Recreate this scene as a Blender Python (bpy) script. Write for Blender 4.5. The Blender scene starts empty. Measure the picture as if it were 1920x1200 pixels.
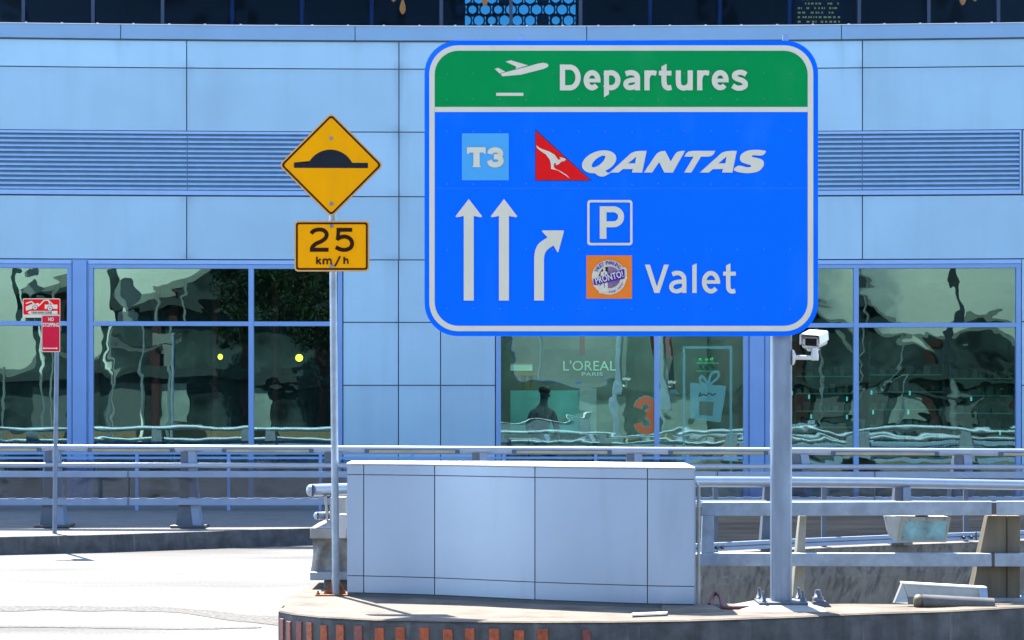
import bpy, bmesh, math, random
from mathutils import Vector, Matrix
from mathutils.geometry import tessellate_polygon
random.seed(7)
R = math.radians
S = bpy.context.scene
COL = S.collection

# ---------------------------------------------------------------- camera, sky, sun, exposure
F, H, HY = 4545.0, 2.04, 740.0            # focal length in photo pixels, eye height, horizon row
cam = bpy.data.cameras.new('camera'); cam_o = bpy.data.objects.new('camera', cam); COL.objects.link(cam_o)
cam_o.location = (0, 0, H); cam_o.rotation_euler = (R(90), 0, 0)
cam.sensor_width = 36; cam.lens = F / 1920 * 36; cam.shift_y = (HY - 600) / 1920
cam.clip_start = .1; cam.clip_end = 2000
S.camera = cam_o
world = bpy.data.worlds.new('World'); S.world = world; world.use_nodes = True
SUN_EL, SUN_AZ = 56.0, -22.0
sk = world.node_tree.nodes.new('ShaderNodeTexSky'); sk.sky_type = 'NISHITA'; sk.sun_disc = False
sk.sun_elevation = R(SUN_EL); sk.sun_rotation = R(SUN_AZ); sk.air_density = 1.0; sk.dust_density = .4; sk.ozone_density = 2.0
bg = world.node_tree.nodes['Background']; world.node_tree.links.new(sk.outputs[0], bg.inputs[0]); bg.inputs[1].default_value = .13
sl = bpy.data.lights.new('sun', 'SUN'); sl.energy = 4.8; sl.angle = R(.5); sl.color = (1, .94, .86)
so = bpy.data.objects.new('sun', sl); COL.objects.link(so); so.location = (-20, 50, 60)
ce = math.cos(R(SUN_EL))
sdir = Vector((math.sin(R(SUN_AZ)) * ce, math.cos(R(SUN_AZ)) * ce, math.sin(R(SUN_EL))))   # towards the sun
so.rotation_euler = sdir.to_track_quat('Z', 'Y').to_euler()
S.view_settings.view_transform = 'Standard'; S.view_settings.look = 'None'
S.view_settings.exposure = 2.08; S.view_settings.gamma = 1

# ---------------------------------------------------------------- materials
def mat(name, base, rough=.5, metal=0.0, var=.08, scale=6.0, stretch=(1, 1, 1), bump=0.0, bscale=None, spec=.5, emit=None, coat=0.0, dark=None):
    m = bpy.data.materials.new(name); m.use_nodes = True
    nt = m.node_tree; N, L = nt.nodes, nt.links
    p = N['Principled BSDF']
    p.inputs['Roughness'].default_value = rough; p.inputs['Metallic'].default_value = metal
    p.inputs['Specular IOR Level'].default_value = spec; p.inputs['Coat Weight'].default_value = coat
    tc = N.new('ShaderNodeTexCoord'); mp = N.new('ShaderNodeMapping'); mp.inputs['Scale'].default_value = stretch
    L.new(tc.outputs['Object'], mp.inputs[0])
    nz = N.new('ShaderNodeTexNoise'); nz.inputs['Scale'].default_value = scale; nz.inputs['Detail'].default_value = 6; nz.inputs['Roughness'].default_value = .6
    L.new(mp.outputs[0], nz.inputs['Vector'])
    rp = N.new('ShaderNodeValToRGB')
    lo = dark if dark else [max(0, c * (1 - var * 1.6)) for c in base]
    hi = [min(1, c * (1 + var)) for c in base]
    rp.color_ramp.elements[0].position = .3; rp.color_ramp.elements[0].color = (*lo, 1)
    rp.color_ramp.elements[1].position = .68; rp.color_ramp.elements[1].color = (*hi, 1)
    L.new(nz.outputs['Fac'], rp.inputs[0]); L.new(rp.outputs[0], p.inputs['Base Color'])
    if bump:
        nb = N.new('ShaderNodeTexNoise'); nb.inputs['Scale'].default_value = bscale or scale * 5; nb.inputs['Detail'].default_value = 4
        L.new(mp.outputs[0], nb.inputs['Vector'])
        b = N.new('ShaderNodeBump'); b.inputs['Strength'].default_value = bump; b.inputs['Distance'].default_value = .02
        L.new(nb.outputs['Fac'], b.inputs['Height']); L.new(b.outputs[0], p.inputs['Normal'])
    if emit:
        p.inputs['Emission Color'].default_value = (*emit[:3], 1); p.inputs['Emission Strength'].default_value = emit[3]
    return m

def add_streaks(m, amount=.35, stretch=(9, 9, .7), color=(.12, .12, .12), lo=.52, hi=.75):
    """run-off stains, and painted sheen on the big sign: a tall stretched noise mixed over the base colour"""
    nt = m.node_tree; N, L = nt.nodes, nt.links; p = N['Principled BSDF']
    src = p.inputs['Base Color'].links[0].from_socket
    tc = N.new('ShaderNodeTexCoord'); mp = N.new('ShaderNodeMapping'); mp.inputs['Scale'].default_value = stretch
    L.new(tc.outputs['Object'], mp.inputs[0])
    nz = N.new('ShaderNodeTexNoise'); nz.inputs['Scale'].default_value = 1.0; nz.inputs['Detail'].default_value = 5
    L.new(mp.outputs[0], nz.inputs['Vector'])
    mr = N.new('ShaderNodeMapRange'); mr.inputs['From Min'].default_value = lo; mr.inputs['From Max'].default_value = hi; mr.inputs['To Max'].default_value = amount
    L.new(nz.outputs['Fac'], mr.inputs['Value'])
    mx = N.new('ShaderNodeMixRGB'); L.new(mr.outputs[0], mx.inputs[0]); L.new(src, mx.inputs[1]); mx.inputs[2].default_value = (*color, 1)
    L.new(mx.outputs[0], p.inputs['Base Color'])
    return mx

def glass(name, tint, refl, fac, bumpd=.0, scale=.6, rough=0.0, web=False):
    m = bpy.data.materials.new(name); m.use_nodes = True
    nt = m.node_tree; N, L = nt.nodes, nt.links
    N.remove(N['Principled BSDF'])
    tr = N.new('ShaderNodeBsdfTransparent'); tr.inputs[0].default_value = (*tint, 1)
    gl = N.new('ShaderNodeBsdfGlossy'); gl.inputs['Color'].default_value = (*refl, 1); gl.inputs['Roughness'].default_value = rough
    mx = N.new('ShaderNodeMixShader'); mx.inputs[0].default_value = fac
    L.new(tr.outputs[0], mx.inputs[1]); L.new(gl.outputs[0], mx.inputs[2])
    out = mx.outputs[0]
    tc = N.new('ShaderNodeTexCoord')
    if bumpd:
        mp = N.new('ShaderNodeMapping'); mp.inputs['Scale'].default_value = (1, 1, 1.5)
        L.new(tc.outputs['Object'], mp.inputs[0])
        nz = N.new('ShaderNodeTexNoise'); nz.inputs['Scale'].default_value = scale; nz.inputs['Detail'].default_value = 2.2; nz.inputs['Roughness'].default_value = .42; nz.inputs['Distortion'].default_value = .6
        L.new(mp.outputs[0], nz.inputs['Vector'])
        b = N.new('ShaderNodeBump'); b.inputs['Strength'].default_value = 1.0; b.inputs['Distance'].default_value = bumpd
        L.new(nz.outputs['Fac'], b.inputs['Height']); L.new(b.outputs[0], gl.inputs['Normal'])
    if web:                                   # faint printed line pattern on the panes
        vo = N.new('ShaderNodeTexVoronoi'); vo.feature = 'DISTANCE_TO_EDGE'; vo.inputs['Scale'].default_value = 2.6
        mp2 = N.new('ShaderNodeMapping'); mp2.inputs['Scale'].default_value = (1, .001, 1)
        L.new(tc.outputs['Object'], mp2.inputs[0]); L.new(mp2.outputs[0], vo.inputs['Vector'])
        lt = N.new('ShaderNodeMath'); lt.operation = 'LESS_THAN'; lt.inputs[1].default_value = .006; L.new(vo.outputs['Distance'], lt.inputs[0])
        ml = N.new('ShaderNodeMath'); ml.operation = 'MULTIPLY'; ml.inputs[1].default_value = .035; L.new(lt.outputs[0], ml.inputs[0])
        df = N.new('ShaderNodeBsdfDiffuse'); df.inputs[0].default_value = (.32, .38, .34, 1)
        m2 = N.new('ShaderNodeMixShader'); L.new(ml.outputs[0], m2.inputs[0]); L.new(out, m2.inputs[1]); L.new(df.outputs[0], m2.inputs[2]); out = m2.outputs[0]
    L.new(out, N['Material Output'].inputs[0])
    return m

def emis(name, col, st):
    return mat(name, col, .6, emit=(*col, st), var=.02)

M = {}
M['panel'] = mat('cladding blue grey', (.35, .53, .665), .40, .3, var=.05, scale=.5, bump=.22, bscale=1.6)
M['parapet'] = mat('parapet metal', (.21, .35, .52), .45, .2, var=.04, scale=1.2)
M['backing'] = mat('joint backing', (.055, .085, .13), .8)
M['joint'] = mat('box joint', (.10, .12, .15), .7)
M['louvreback'] = mat('louvre back plate', (.075, .15, .26), .7)
M['slat'] = mat('louvre slat', (.32, .52, .74), .45, .2, var=.04)
M['frame'] = mat('window frame', (.19, .33, .60), .42, .2, var=.03, scale=2)
M['headframe'] = mat('window head', (.28, .45, .72), .42, .2, var=.03)
M['glass'] = glass('terminal glass', (.45, .72, .68), (.56, .95, .87), .33, bumpd=.0024, scale=.75, web=True)
M['shopglass'] = glass('shop glass', (.55, .84, .78), (.53, .92, .85), .27, bumpd=.0042, scale=.85)
M['darkglass'] = glass('upper glass', (.36, .52, .80), (.22, .5, 1.0), .004, bumpd=.001, scale=.8)
M['railglass'] = glass('balustrade glass', (.52, .58, .66), (.6, .7, .8), .07, bumpd=.01, scale=1.0, rough=.05)
M['clearglass'] = glass('lamp glass', (.80, .94, .97), (.8, .9, .9), .06)
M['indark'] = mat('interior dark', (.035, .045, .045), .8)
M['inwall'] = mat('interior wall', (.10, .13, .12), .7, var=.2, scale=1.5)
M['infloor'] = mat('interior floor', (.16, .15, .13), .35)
M['redcol'] = mat('dark red column', (.16, .035, .035), .5)
M['teal'] = mat('teal board', (.26, .62, .56), .6, var=.1, scale=2)
M['white'] = mat('white paint', (.55, .56, .56), .45, var=.05, scale=8)
M['offwhite'] = mat('off white housing', (.36, .37, .35), .5, var=.08, scale=10)
M['signblue'] = mat('sign blue sheeting', (.0, .14, .95), .45, 0, var=.015, scale=3, bump=.03, bscale=14, spec=.06)
M['signgreen'] = mat('sign green sheeting', (.0, .255, .062), .45, 0, var=.03, scale=2, bump=.03, bscale=14, spec=.06)
M['signwhite'] = mat('sign white sheeting', (.65, .61, .48), .4, 0, var=.02, scale=4, spec=.06)
M['signsky'] = mat('sign light blue', (.075, .36, .70), .4, 0, var=.02, spec=.06)
M['signedge'] = mat('sign raw aluminium', (.42, .43, .44), .5, .6, var=.06)
M['red'] = mat('sign red', (.76, .01, .012), .4, 0, var=.03, spec=.06)
M['crimson'] = mat('sign crimson', (.56, .015, .045), .45, 0, var=.05, spec=.06)
M['navy'] = mat('outline navy', (.02, .02, .09), .5)
M['orange'] = mat('sign orange', (.80, .20, .025), .4, 0, var=.03, spec=.06)
M['purple'] = mat('logo purple', (.085, .03, .30), .4, spec=.06)
M['mauve'] = mat('logo mauve', (.24, .14, .26), .4, var=.5, scale=9, stretch=(1, .1, 1))
M['yellow'] = mat('sign yellow', (.98, .395, .0), .45, 0, var=.03, scale=3, spec=.06)
M['signblack'] = mat('sign black', (.018, .022, .032), .45, spec=.06)
M['signbrown'] = mat('sign brown black border', (.035, .012, .008), .45, spec=.06)
add_streaks(M['signblue'], .5, (2.4, 2.4, 1.0), (.03, .22, .95), .55, .8)  # paler streaks: smudges and sheen painted into the blue
add_streaks(M['signgreen'], .5, (2.4, 2.4, 1.5), (.03, .30, .12), .55, .8)  # smudges and sheen painted into the green the same way
add_streaks(M['signwhite'], .25, (6, 6, 1.0), (.42, .40, .33), .55, .8)
add_streaks(M['yellow'], .22, (9, 9, 1.2), (.62, .27, .02), .5, .75)
M['backmetal'] = mat('sign back grey', (.085, .095, .09), .6)
M['galv'] = mat('galvanised steel', (.29, .365, .455), .45, .5, var=.16, scale=7, bump=.05)
add_streaks(M['galv'], .35, (5, 5, 3), (.17, .20, .24), .52, .75)
M['galvpost'] = mat('galvanised post', (.235, .31, .42), .42, .55, var=.2, scale=5, stretch=(1, 1, .25), bump=.03)
add_streaks(M['galvpost'], .55, (26, 26, .45), (.20, .18, .15), .5, .72)
M['railpaint'] = mat('rail silver paint', (.29, .34, .41), .36, .45, var=.05, scale=6)
M['railframe'] = mat('rail frame blue grey', (.19, .26, .38), .5, .2, var=.06, scale=5)
M['railpost'] = mat('rail post grey', (.085, .11, .15), .55, .2, var=.15, scale=5)
M['lightstrip'] = mat('light strip lens', (.30, .27, .19), .5, var=.15, scale=8, stretch=(.4, 1, 1))
M['stripcap'] = mat('strip housing', (.06, .08, .11), .5)
M['tan'] = mat('weathered tan steel', (.125, .105, .07), .6, .1, var=.18, scale=4, stretch=(2.5, 2.5, .5))
M['cream'] = mat('cream paint', (.27, .26, .21), .55, var=.08)
M['concrete'] = mat('pale concrete', (.125, .101, .075), .85, var=.3, scale=3.5, bump=.15, bscale=40)
M['kerbface'] = mat('dirty concrete', (.075, .08, .085), .85, var=.3, scale=5, bump=.3, bscale=45)
add_streaks(M['kerbface'], .6, (11, 11, .8), (.028, .03, .035), .5, .72)
add_streaks(M['kerbface'], .5, (8, 8, .9), (.17, .17, .17), .64, .70)
M['block'] = mat('grey concrete', (.27, .27, .255), .85, var=.15, scale=6, bump=.2, bscale=40)
M['tarp'] = mat('grey hessian', (.24, .24, .225), .9, var=.2, scale=14, bump=.4, bscale=30)
M['wallstreak'] = mat('streaked parapet concrete', (.15, .135, .115), .85, var=.12, scale=2, bump=.1)
_mx = add_streaks(M['wallstreak'], .75, (15, 15, .2), (.045, .044, .043), .46, .68)
add_streaks(M['wallstreak'], .5, (26, 26, .6), (.24, .23, .21), .58, .72)
for n_ in [n for n in M['wallstreak'].node_tree.nodes if n.type == 'MAPPING']:       # the run-off leans
    nt_ = M['wallstreak'].node_tree; r_ = nt_.nodes.new('ShaderNodeMapping'); r_.inputs['Rotation'].default_value = (0, R(-32), 0)
    src_ = n_.inputs[0].links[0].from_socket; nt_.links.new(src_, r_.inputs[0]); nt_.links.new(r_.outputs[0], n_.inputs[0])
M['boardwall'] = mat('board marked concrete', (.125, .11, .095), .85, var=.35, scale=1.0, stretch=(.5, .5, 16), bump=.1)
M['plinth'] = mat('satin composite panel', (.33, .44, .60), .33, .5, var=.03, scale=1.3, bump=.012, bscale=3)
add_streaks(M['plinth'], .18, (5, 5, .8), (.16, .19, .23), .55, .8)
M['plinthcap'] = mat('plinth cap', (.74, .75, .78), .4, .2, var=.03)
M['reflector'] = mat('orange reflector', (.33, .068, .024), .4, var=.3, scale=30)
M['reflectordull'] = mat('dull reflector', (.20, .05, .045), .5, var=.25, scale=30)
M['rust'] = mat('rust', (.20, .07, .025), .85, var=.4, scale=18)
M['steeldark'] = mat('dark bolt steel', (.10, .10, .11), .5, .6)
M['thinpole'] = mat('dull thin pole', (.15, .20, .28), .5, .4, var=.15, scale=6)
M['basesteel'] = mat('base plate steel', (.12, .14, .17), .5, .5, var=.2, scale=20)
M['lampbody'] = mat('lamp body grey', (.095, .092, .088), .5, .2, var=.2)
M['cable'] = mat('dark red conduit', (.10, .02, .02), .5)
M['lens'] = mat('camera window', (.012, .010, .016), .08)
M['pave'] = mat('far pavement', (.13, .125, .12), .85, var=.15, scale=3, bump=.1)
M['roof'] = mat('canopy fabric', (.60, .63, .58), .8, var=.14, scale=.5, stretch=(1, .3, 1), spec=.05)
nt_ = M['roof'].node_tree; tl_ = nt_.nodes.new('ShaderNodeBsdfTranslucent'); tl_.inputs[0].default_value = (.66, .68, .58, 1); ms_ = nt_.nodes.new('ShaderNodeMixShader'); ms_.inputs[0].default_value = .29
nt_.links.new(nt_.nodes['Principled BSDF'].outputs[0], ms_.inputs[1]); nt_.links.new(tl_.outputs[0], ms_.inputs[2]); nt_.links.new(ms_.outputs[0], nt_.nodes['Material Output'].inputs[0])
M['darkbld'] = mat('dark brown building', (.02, .03, .03), .9, var=.6, scale=.5, spec=.03)
M['tanwall'] = mat('tan wall', (.10, .07, .042), .8, var=.15)
M['leaf'] = mat('leaf', (.012, .022, .010), .8, var=.5, scale=.8, spec=.05)
M['bark'] = mat('bark', (.018, .014, .011), .9)
M['yellowlamp'] = emis('yellow lamp glow', (1, .85, .06), 1.1)
M['orangelamp'] = emis('orange lamp glow', (.6, .24, .06), .2)
M['screen'] = emis('blue backlit screen', (.05, .30, .48), .34)
M['led'] = emis('amber led', (.6, .55, .14), .10)
M['shopfill'] = emis('shop fill glow', (.75, 1, .92), 11)  # glow for the added shop fill panels
M['paleglow'] = emis('pale lit lettering', (.40, .62, .46), .055)
M['tealglow'] = emis('cyan shelf spot', (.15, .7, .66), .22)
M['tealline'] = emis('teal shelf edge', (.06, .26, .22), .055)
M['skin'] = mat('skin', (.16, .09, .065), .6)
M['shirt'] = mat('grey shirt', (.055, .055, .07), .8)
M['hair'] = mat('dark hair', (.015, .012, .01), .7)
M['tealdecal'] = mat('pale teal window film', (.15, .50, .50), .5, var=.06)
M['redcloth'] = mat('red cloth', (.60, .05, .04), .8)
M['greenbottle'] = mat('green bottle', (.03, .30, .10), .25)
M['wood'] = mat('honey wood', (.30, .17, .05), .5, var=.2)
M['olive'] = mat('brown print', (.12, .15, .08), .6)
M['carpaint'] = mat('white car paint', (.6, .6, .6), .25, coat=.5)
M['tyre'] = mat('tyre rubber', (.02, .02, .02), .8)

def asphalt():
    m = bpy.data.materials.new('asphalt'); m.use_nodes = True
    nt = m.node_tree; N, L = nt.nodes, nt.links; p = N['Principled BSDF']
    tc = N.new('ShaderNodeTexCoord')
    def noise(sc, st, det=5):
        mp = N.new('ShaderNodeMapping'); mp.inputs['Scale'].default_value = st; L.new(tc.outputs['Object'], mp.inputs[0])
        z = N.new('ShaderNodeTexNoise'); z.inputs['Scale'].default_value = sc; z.inputs['Detail'].default_value = det; L.new(mp.outputs[0], z.inputs['Vector']); return z.outputs['Fac']
    def ramp(src, a, b, ca, cb):
        r = N.new('ShaderNodeValToRGB'); r.color_ramp.elements[0].position = a; r.color_ramp.elements[1].position = b
        r.color_ramp.elements[0].color = (*ca, 1); r.color_ramp.elements[1].color = (*cb, 1); L.new(src, r.inputs[0]); return r.outputs[0]
    big = ramp(noise(1.0, (.16, .55, 1), 8), .34, .60, (.118, .116, .11), (.24, .236, .225))
    fine = ramp(noise(30, (1, 1, 1), 3), .35, .65, (.72, .72, .72), (1, 1, 1))
    mx = N.new('ShaderNodeMixRGB'); mx.blend_type = 'MULTIPLY'; mx.inputs[0].default_value = 1; L.new(big, mx.inputs[1]); L.new(fine, mx.inputs[2])
    L.new(mx.outputs[0], p.inputs['Base Color']); p.inputs['Roughness'].default_value = .85; p.inputs['Specular IOR Level'].default_value = .12
    b = N.new('ShaderNodeBump'); b.inputs['Strength'].default_value = .5; b.inputs['Distance'].default_value = .01
    L.new(noise(45, (1, 1, 1), 3), b.inputs['Height']); L.new(b.outputs[0], p.inputs['Normal'])
    return m
M['asphalt'] = asphalt()
M['asphaltshade'] = mat('shade toned asphalt', (.03, .03, .03), .85, var=.2)  # darker road copy, shade put into its colour
M['asphaltdark'] = mat('worn patch asphalt', (.085, .082, .078), .8, var=.3, scale=14, bump=.3)

def stain_panel(m):
    """cladding: the per-vertex 'stain' (grime that ran down from the joints) darkens the paint"""
    nt = m.node_tree; N, L = nt.nodes, nt.links; p = N['Principled BSDF']
    src = p.inputs['Base Color'].links[0].from_socket
    at = N.new('ShaderNodeAttribute'); at.attribute_name = 'stain'
    tc = N.new('ShaderNodeTexCoord'); mp = N.new('ShaderNodeMapping'); mp.inputs['Scale'].default_value = (14, 14, 1.2)
    L.new(tc.outputs['Object'], mp.inputs[0]); nz = N.new('ShaderNodeTexNoise'); nz.inputs['Scale'].default_value = 1; nz.inputs['Detail'].default_value = 4; L.new(mp.outputs[0], nz.inputs['Vector'])
    ml = N.new('ShaderNodeMath'); ml.operation = 'MULTIPLY'; L.new(at.outputs['Fac'], ml.inputs[0]); L.new(nz.outputs['Fac'], ml.inputs[1])
    mx = N.new('ShaderNodeMixRGB'); L.new(ml.outputs[0], mx.inputs[0]); L.new(src, mx.inputs[1]); mx.inputs[2].default_value = (.10, .13, .17, 1)
    L.new(mx.outputs[0], p.inputs['Base Color'])
stain_panel(M['panel'])
def tone_panel(m):
    nt = m.node_tree; N, L = nt.nodes, nt.links; p = N['Principled BSDF']; src = p.inputs['Base Color'].links[0].from_socket
    at = N.new('ShaderNodeAttribute'); at.attribute_name = 'tone'
    mr = N.new('ShaderNodeMapRange'); mr.inputs['To Min'].default_value = .90; mr.inputs['To Max'].default_value = 1.05; L.new(at.outputs['Fac'], mr.inputs['Value'])
    mx = N.new('ShaderNodeVectorMath'); mx.operation = 'SCALE'; L.new(src, mx.inputs[0]); L.new(mr.outputs[0], mx.inputs['Scale']); L.new(mx.outputs[0], p.inputs['Base Color'])
tone_panel(M['panel'])
add_streaks(M['panel'], .16, (3.5, 3.5, .25), (.20, .27, .36), .5, .8)

# ---------------------------------------------------------------- mesh helpers
def P(px, py, Y):
    return Vector(((px - 960) / F * Y, Y, H - (py - HY) / F * Y))
def Yz(py, z):
    return (H - z) * F / (py - HY)
def G(px, py, z):
    Y = Yz(py, z); return Vector(((px - 960) / F * Y, Y, z))

class MB:
    def __init__(s): s.v = []; s.f = []; s.sm = []
    def add(s, vs, fs, smooth=False):
        o = len(s.v); s.v += [tuple(v) for v in vs]; s.f += [tuple(i + o for i in f) for f in fs]; s.sm += [smooth] * len(fs); return s
    def box(s, a, b):
        x0, x1 = sorted((a[0], b[0])); y0, y1 = sorted((a[1], b[1])); z0, z1 = sorted((a[2], b[2]))
        return s.add([(x, y, z) for z in (z0, z1) for y in (y0, y1) for x in (x0, x1)],
                     [(0, 2, 3, 1), (4, 5, 7, 6), (0, 1, 5, 4), (2, 6, 7, 3), (0, 4, 6, 2), (1, 3, 7, 5)])
    def hexa(s, bottom, top):
        return s.add(list(bottom) + list(top), [(3, 2, 1, 0), (4, 5, 6, 7), (0, 1, 5, 4), (1, 2, 6, 5), (2, 3, 7, 6), (3, 0, 4, 7)])
    def sweep(s, pts, section, smooth=False, caps=True, up=Vector((0, 0, 1))):
        """section: list of (side, up) offsets swept along pts"""
        pts = [Vector(p) for p in pts]; n = len(section); vs = []
        for i, p in enumerate(pts):
            t = (pts[min(i + 1, len(pts) - 1)] - pts[max(i - 1, 0)]).normalized()
            side = t.cross(up)
            if side.length < 1e-4: side = Vector((1, 0, 0))
            side.normalize(); u = side.cross(t).normalized()
            vs += [p + side * a + u * b for a, b in section]
        fs = []
        for i in range(len(pts) - 1):
            for k in range(n):
                a = i * n + k; b = i * n + (k + 1) % n; fs.append((a, a + n, b + n, b))
        s.add(vs, fs, smooth)
        if caps:
            e = (len(pts) - 1) * n
            s.add([vs[k] for k in range(n)], [tuple(range(n))]); s.add([vs[e + k] for k in range(n)], [tuple(reversed(range(n)))])
        return s
    def tube(s, pts, r, n=14):
        return s.sweep(pts, [(r * math.cos(2 * math.pi * k / n), r * math.sin(2 * math.pi * k / n)) for k in range(n)], True)
    def lathe(s, c, axis, prof, n=20):
        """prof: (distance along axis, radius)"""
        c = Vector(c); ax = Vector(axis).normalized(); q = ax.to_track_quat('Z', 'Y')
        vs = []
        for h, r in prof:
            for k in range(n):
                a = 2 * math.pi * k / n; vs.append(c + q @ Vector((r * math.cos(a), r * math.sin(a), h)))
        fs = []
        for i in range(len(prof) - 1):
            for k in range(n):
                fs.append((i * n + k, i * n + (k + 1) % n, (i + 1) * n + (k + 1) % n, (i + 1) * n + k))
        s.add(vs, fs, True)
        s.add(vs[:n], [tuple(reversed(range(n)))]); s.add(vs[-n:], [tuple(range(n))])
        return s
    def prism(s, poly, off):
        """planar polygon of 3-D points extruded by a vector"""
        n = len(poly); poly = [Vector(p) for p in poly]; off = Vector(off)
        tri = tessellate_polygon([poly])
        vs = poly + [p + off for p in poly]
        return s.add(vs, [tuple(t) for t in tri] + [tuple(i + n for i in reversed(t)) for t in tri] + [(i, (i + 1) % n, (i + 1) % n + n, i + n) for i in range(n)])
    def build(s, name, m, parent=None, bevel=0.0, fix=True, loc=None):
        me = bpy.data.meshes.new(name); me.from_pydata(s.v, [], s.f); me.update()
        for p, q in zip(me.polygons, s.sm): p.use_smooth = q
        if fix:
            bm = bmesh.new(); bm.from_mesh(me); bmesh.ops.recalc_face_normals(bm, faces=bm.faces); bm.to_mesh(me); bm.free()
        me.materials.append(m)
        o = bpy.data.objects.new(name, me); COL.objects.link(o)
        if parent:
            o.parent = parent; o.matrix_parent_inverse = parent.matrix_basis.inverted()
        if bevel:
            b = o.modifiers.new('bevel', 'BEVEL'); b.width = bevel; b.segments = 2; b.limit_method = 'ANGLE'; b.angle_limit = R(40)
        return o

def tag(o, label, cat, group=None):
    o['label'] = label; o['category'] = cat
    if group: o['group'] = group
    return o
def thing(name, loc, label, cat, group=None):
    o = bpy.data.objects.new(name, None); o.empty_display_size = .2; o.location = loc; COL.objects.link(o)
    return tag(o, label, cat, group)
def struct(o): o['kind'] = 'structure'; return o
def copy_tree(o, parent=None):
    c = o.copy(); COL.objects.link(c)
    if parent: c.parent = parent
    for ch in list(o.children): copy_tree(ch, c)
    return c

# flat shapes on an upright sheet facing the camera, drawn in photo pixels on the plane Y
class Flat:
    def __init__(s, Y): s.Y = Y; s.mb = MB(); s.k = 0
    def poly(s, outer, holes=(), dy=0.0):
        loops = [[P(x, y, s.Y) for x, y in outer]] + [[P(x, y, s.Y) for x, y in h] for h in holes]
        flat = [p for l in loops for p in l]
        tri = tessellate_polygon(loops); out = []
        for a, b, c in tri:
            n = (flat[b] - flat[a]).cross(flat[c] - flat[a]); out.append((a, b, c) if n.y < 0 else (a, c, b))
        s.mb.add([(p.x, p.y - dy, p.z) for p in flat], out); return s
    def stroke(s, pts, w, smooth=True, closed=False, taper=None):
        pts = cat(pts, closed) if smooth else [Vector(p) for p in pts]
        n = len(pts); L_, R_ = [], []
        for i, p in enumerate(pts):
            if closed: a, b = pts[i - 1], pts[(i + 1) % n]
            else: a, b = pts[max(i - 1, 0)], pts[min(i + 1, n - 1)]
            t = (b - a).normalized(); nn = Vector((-t.y, t.x)); m = 1.0
            if not smooth and 0 < i < n - 1:
                t1 = (p - a).normalized(); nn1 = Vector((-t1.y, t1.x)); m = 1 / max(.4, nn.dot(nn1))
            L_.append(p + nn * w / 2 * m); R_.append(p - nn * w / 2 * m)
        s.k += 1; dy = s.k * .0002
        vs = [P(q.x, q.y, s.Y) for q in L_ + R_]; vs = [(v.x, v.y - dy, v.z) for v in vs]
        fs = [(i, (i + 1) % n, (i + 1) % n + n, i + n) for i in range(n if closed else n - 1)]
        out = []
        for f in fs:
            a, b, c = (Vector(vs[f[0]]), Vector(vs[f[1]]), Vector(vs[f[2]]))
            out.append(f if (b - a).cross(c - a).y < 0 else tuple(reversed(f)))
        s.mb.add(vs, out); return s
    def text(s, body, box, bold=0.0, rot=0.0, center=None, size=None):
        """box: (x0, y0, x1, y1) in pixels that the words fill"""
        cu = bpy.data.curves.new('t', 'FONT'); cu.body = body; cu.offset = bold; cu.resolution_u = 3
        ob = bpy.data.objects.new('t', cu); COL.objects.link(ob)
        dg = bpy.context.evaluated_depsgraph_get(); me = bpy.data.meshes.new_from_object(ob.evaluated_get(dg))
        vs = [v.co.copy() for v in me.vertices]; fs = [tuple(p.vertices) for p in me.polygons]
        bpy.data.objects.remove(ob); bpy.data.curves.remove(cu); bpy.data.meshes.remove(me)
        x0 = min(v.x for v in vs); x1 = max(v.x for v in vs); y0 = min(v.y for v in vs); y1 = max(v.y for v in vs)
        out = []
        for v in vs:
            u = (v.x - x0) / (x1 - x0); w = (v.y - y0) / (y1 - y0)
            px = box[0] + u * (box[2] - box[0]); py = box[3] - w * (box[3] - box[1])
            if rot:
                cx, cy = center or ((box[0] + box[2]) / 2, (box[1] + box[3]) / 2)
                c_, s_ = math.cos(rot), math.sin(rot); dx, dyy = px - cx, py - cy
                px, py = cx + dx * c_ - dyy * s_, cy + dx * s_ + dyy * c_
            out.append(P(px, py, s.Y))
        s.k += 1
        res = []
        for f in fs:
            a, b, c = out[f[0]], out[f[1]], out[f[2]]
            res.append(f if (b - a).cross(c - a).y < 0 else tuple(reversed(f)))
        s.mb.add([(p.x, p.y - s.k * .0002, p.z) for p in out], res); return s
    def arctext(s, body, cx, cy, r, a0, a1, h, inside=False):
        n = len(body)
        for i, ch in enumerate(body):
            if ch == ' ': continue
            a = a0 + (a1 - a0) * i / (n - 1)
            x, y = cx + r * math.sin(a), cy - r * math.cos(a)
            w = h * (.3 if ch == 'I' else .72)
            s.text(ch, (x - w / 2, y - h / 2, x + w / 2, y + h / 2), 0.02, a + (math.pi if inside else 0), (x, y))
        return s
    def build(s, name, m, parent=None): return s.mb.build(name, m, parent, fix=False)

def cat(pts, closed=False, n=8):
    p = [Vector(q) for q in pts]; out = []
    m = len(p)
    for i in range(m if closed else m - 1):
        a = p[i - 1] if (closed or i) else p[0]; b = p[i]; c = p[(i + 1) % m]
        d = p[(i + 2) % m] if (closed or i + 2 < m) else p[-1]
        for k in range(n):
            t = k / n
            out.append(.5 * ((2 * b) + (c - a) * t + (2 * a - 5 * b + 4 * c - d) * t * t + (3 * b - a - 3 * c + d) * t ** 3))
    if not closed: out.append(p[-1])
    return out
def xf(pts, sc, ox, oy): return [(x / sc + ox, y / sc + oy) for x, y in pts]
def rrect(x0, y0, x1, y1, r, n=10):
    out = []
    for cx, cy, a in ((x1 - r, y0 + r, -90), (x1 - r, y1 - r, 0), (x0 + r, y1 - r, 90), (x0 + r, y0 + r, 180)):
        for k in range(n + 1):
            t = R(a + 90 * k / n); out.append((cx + r * math.cos(t), cy + r * math.sin(t)))
    return out
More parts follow.
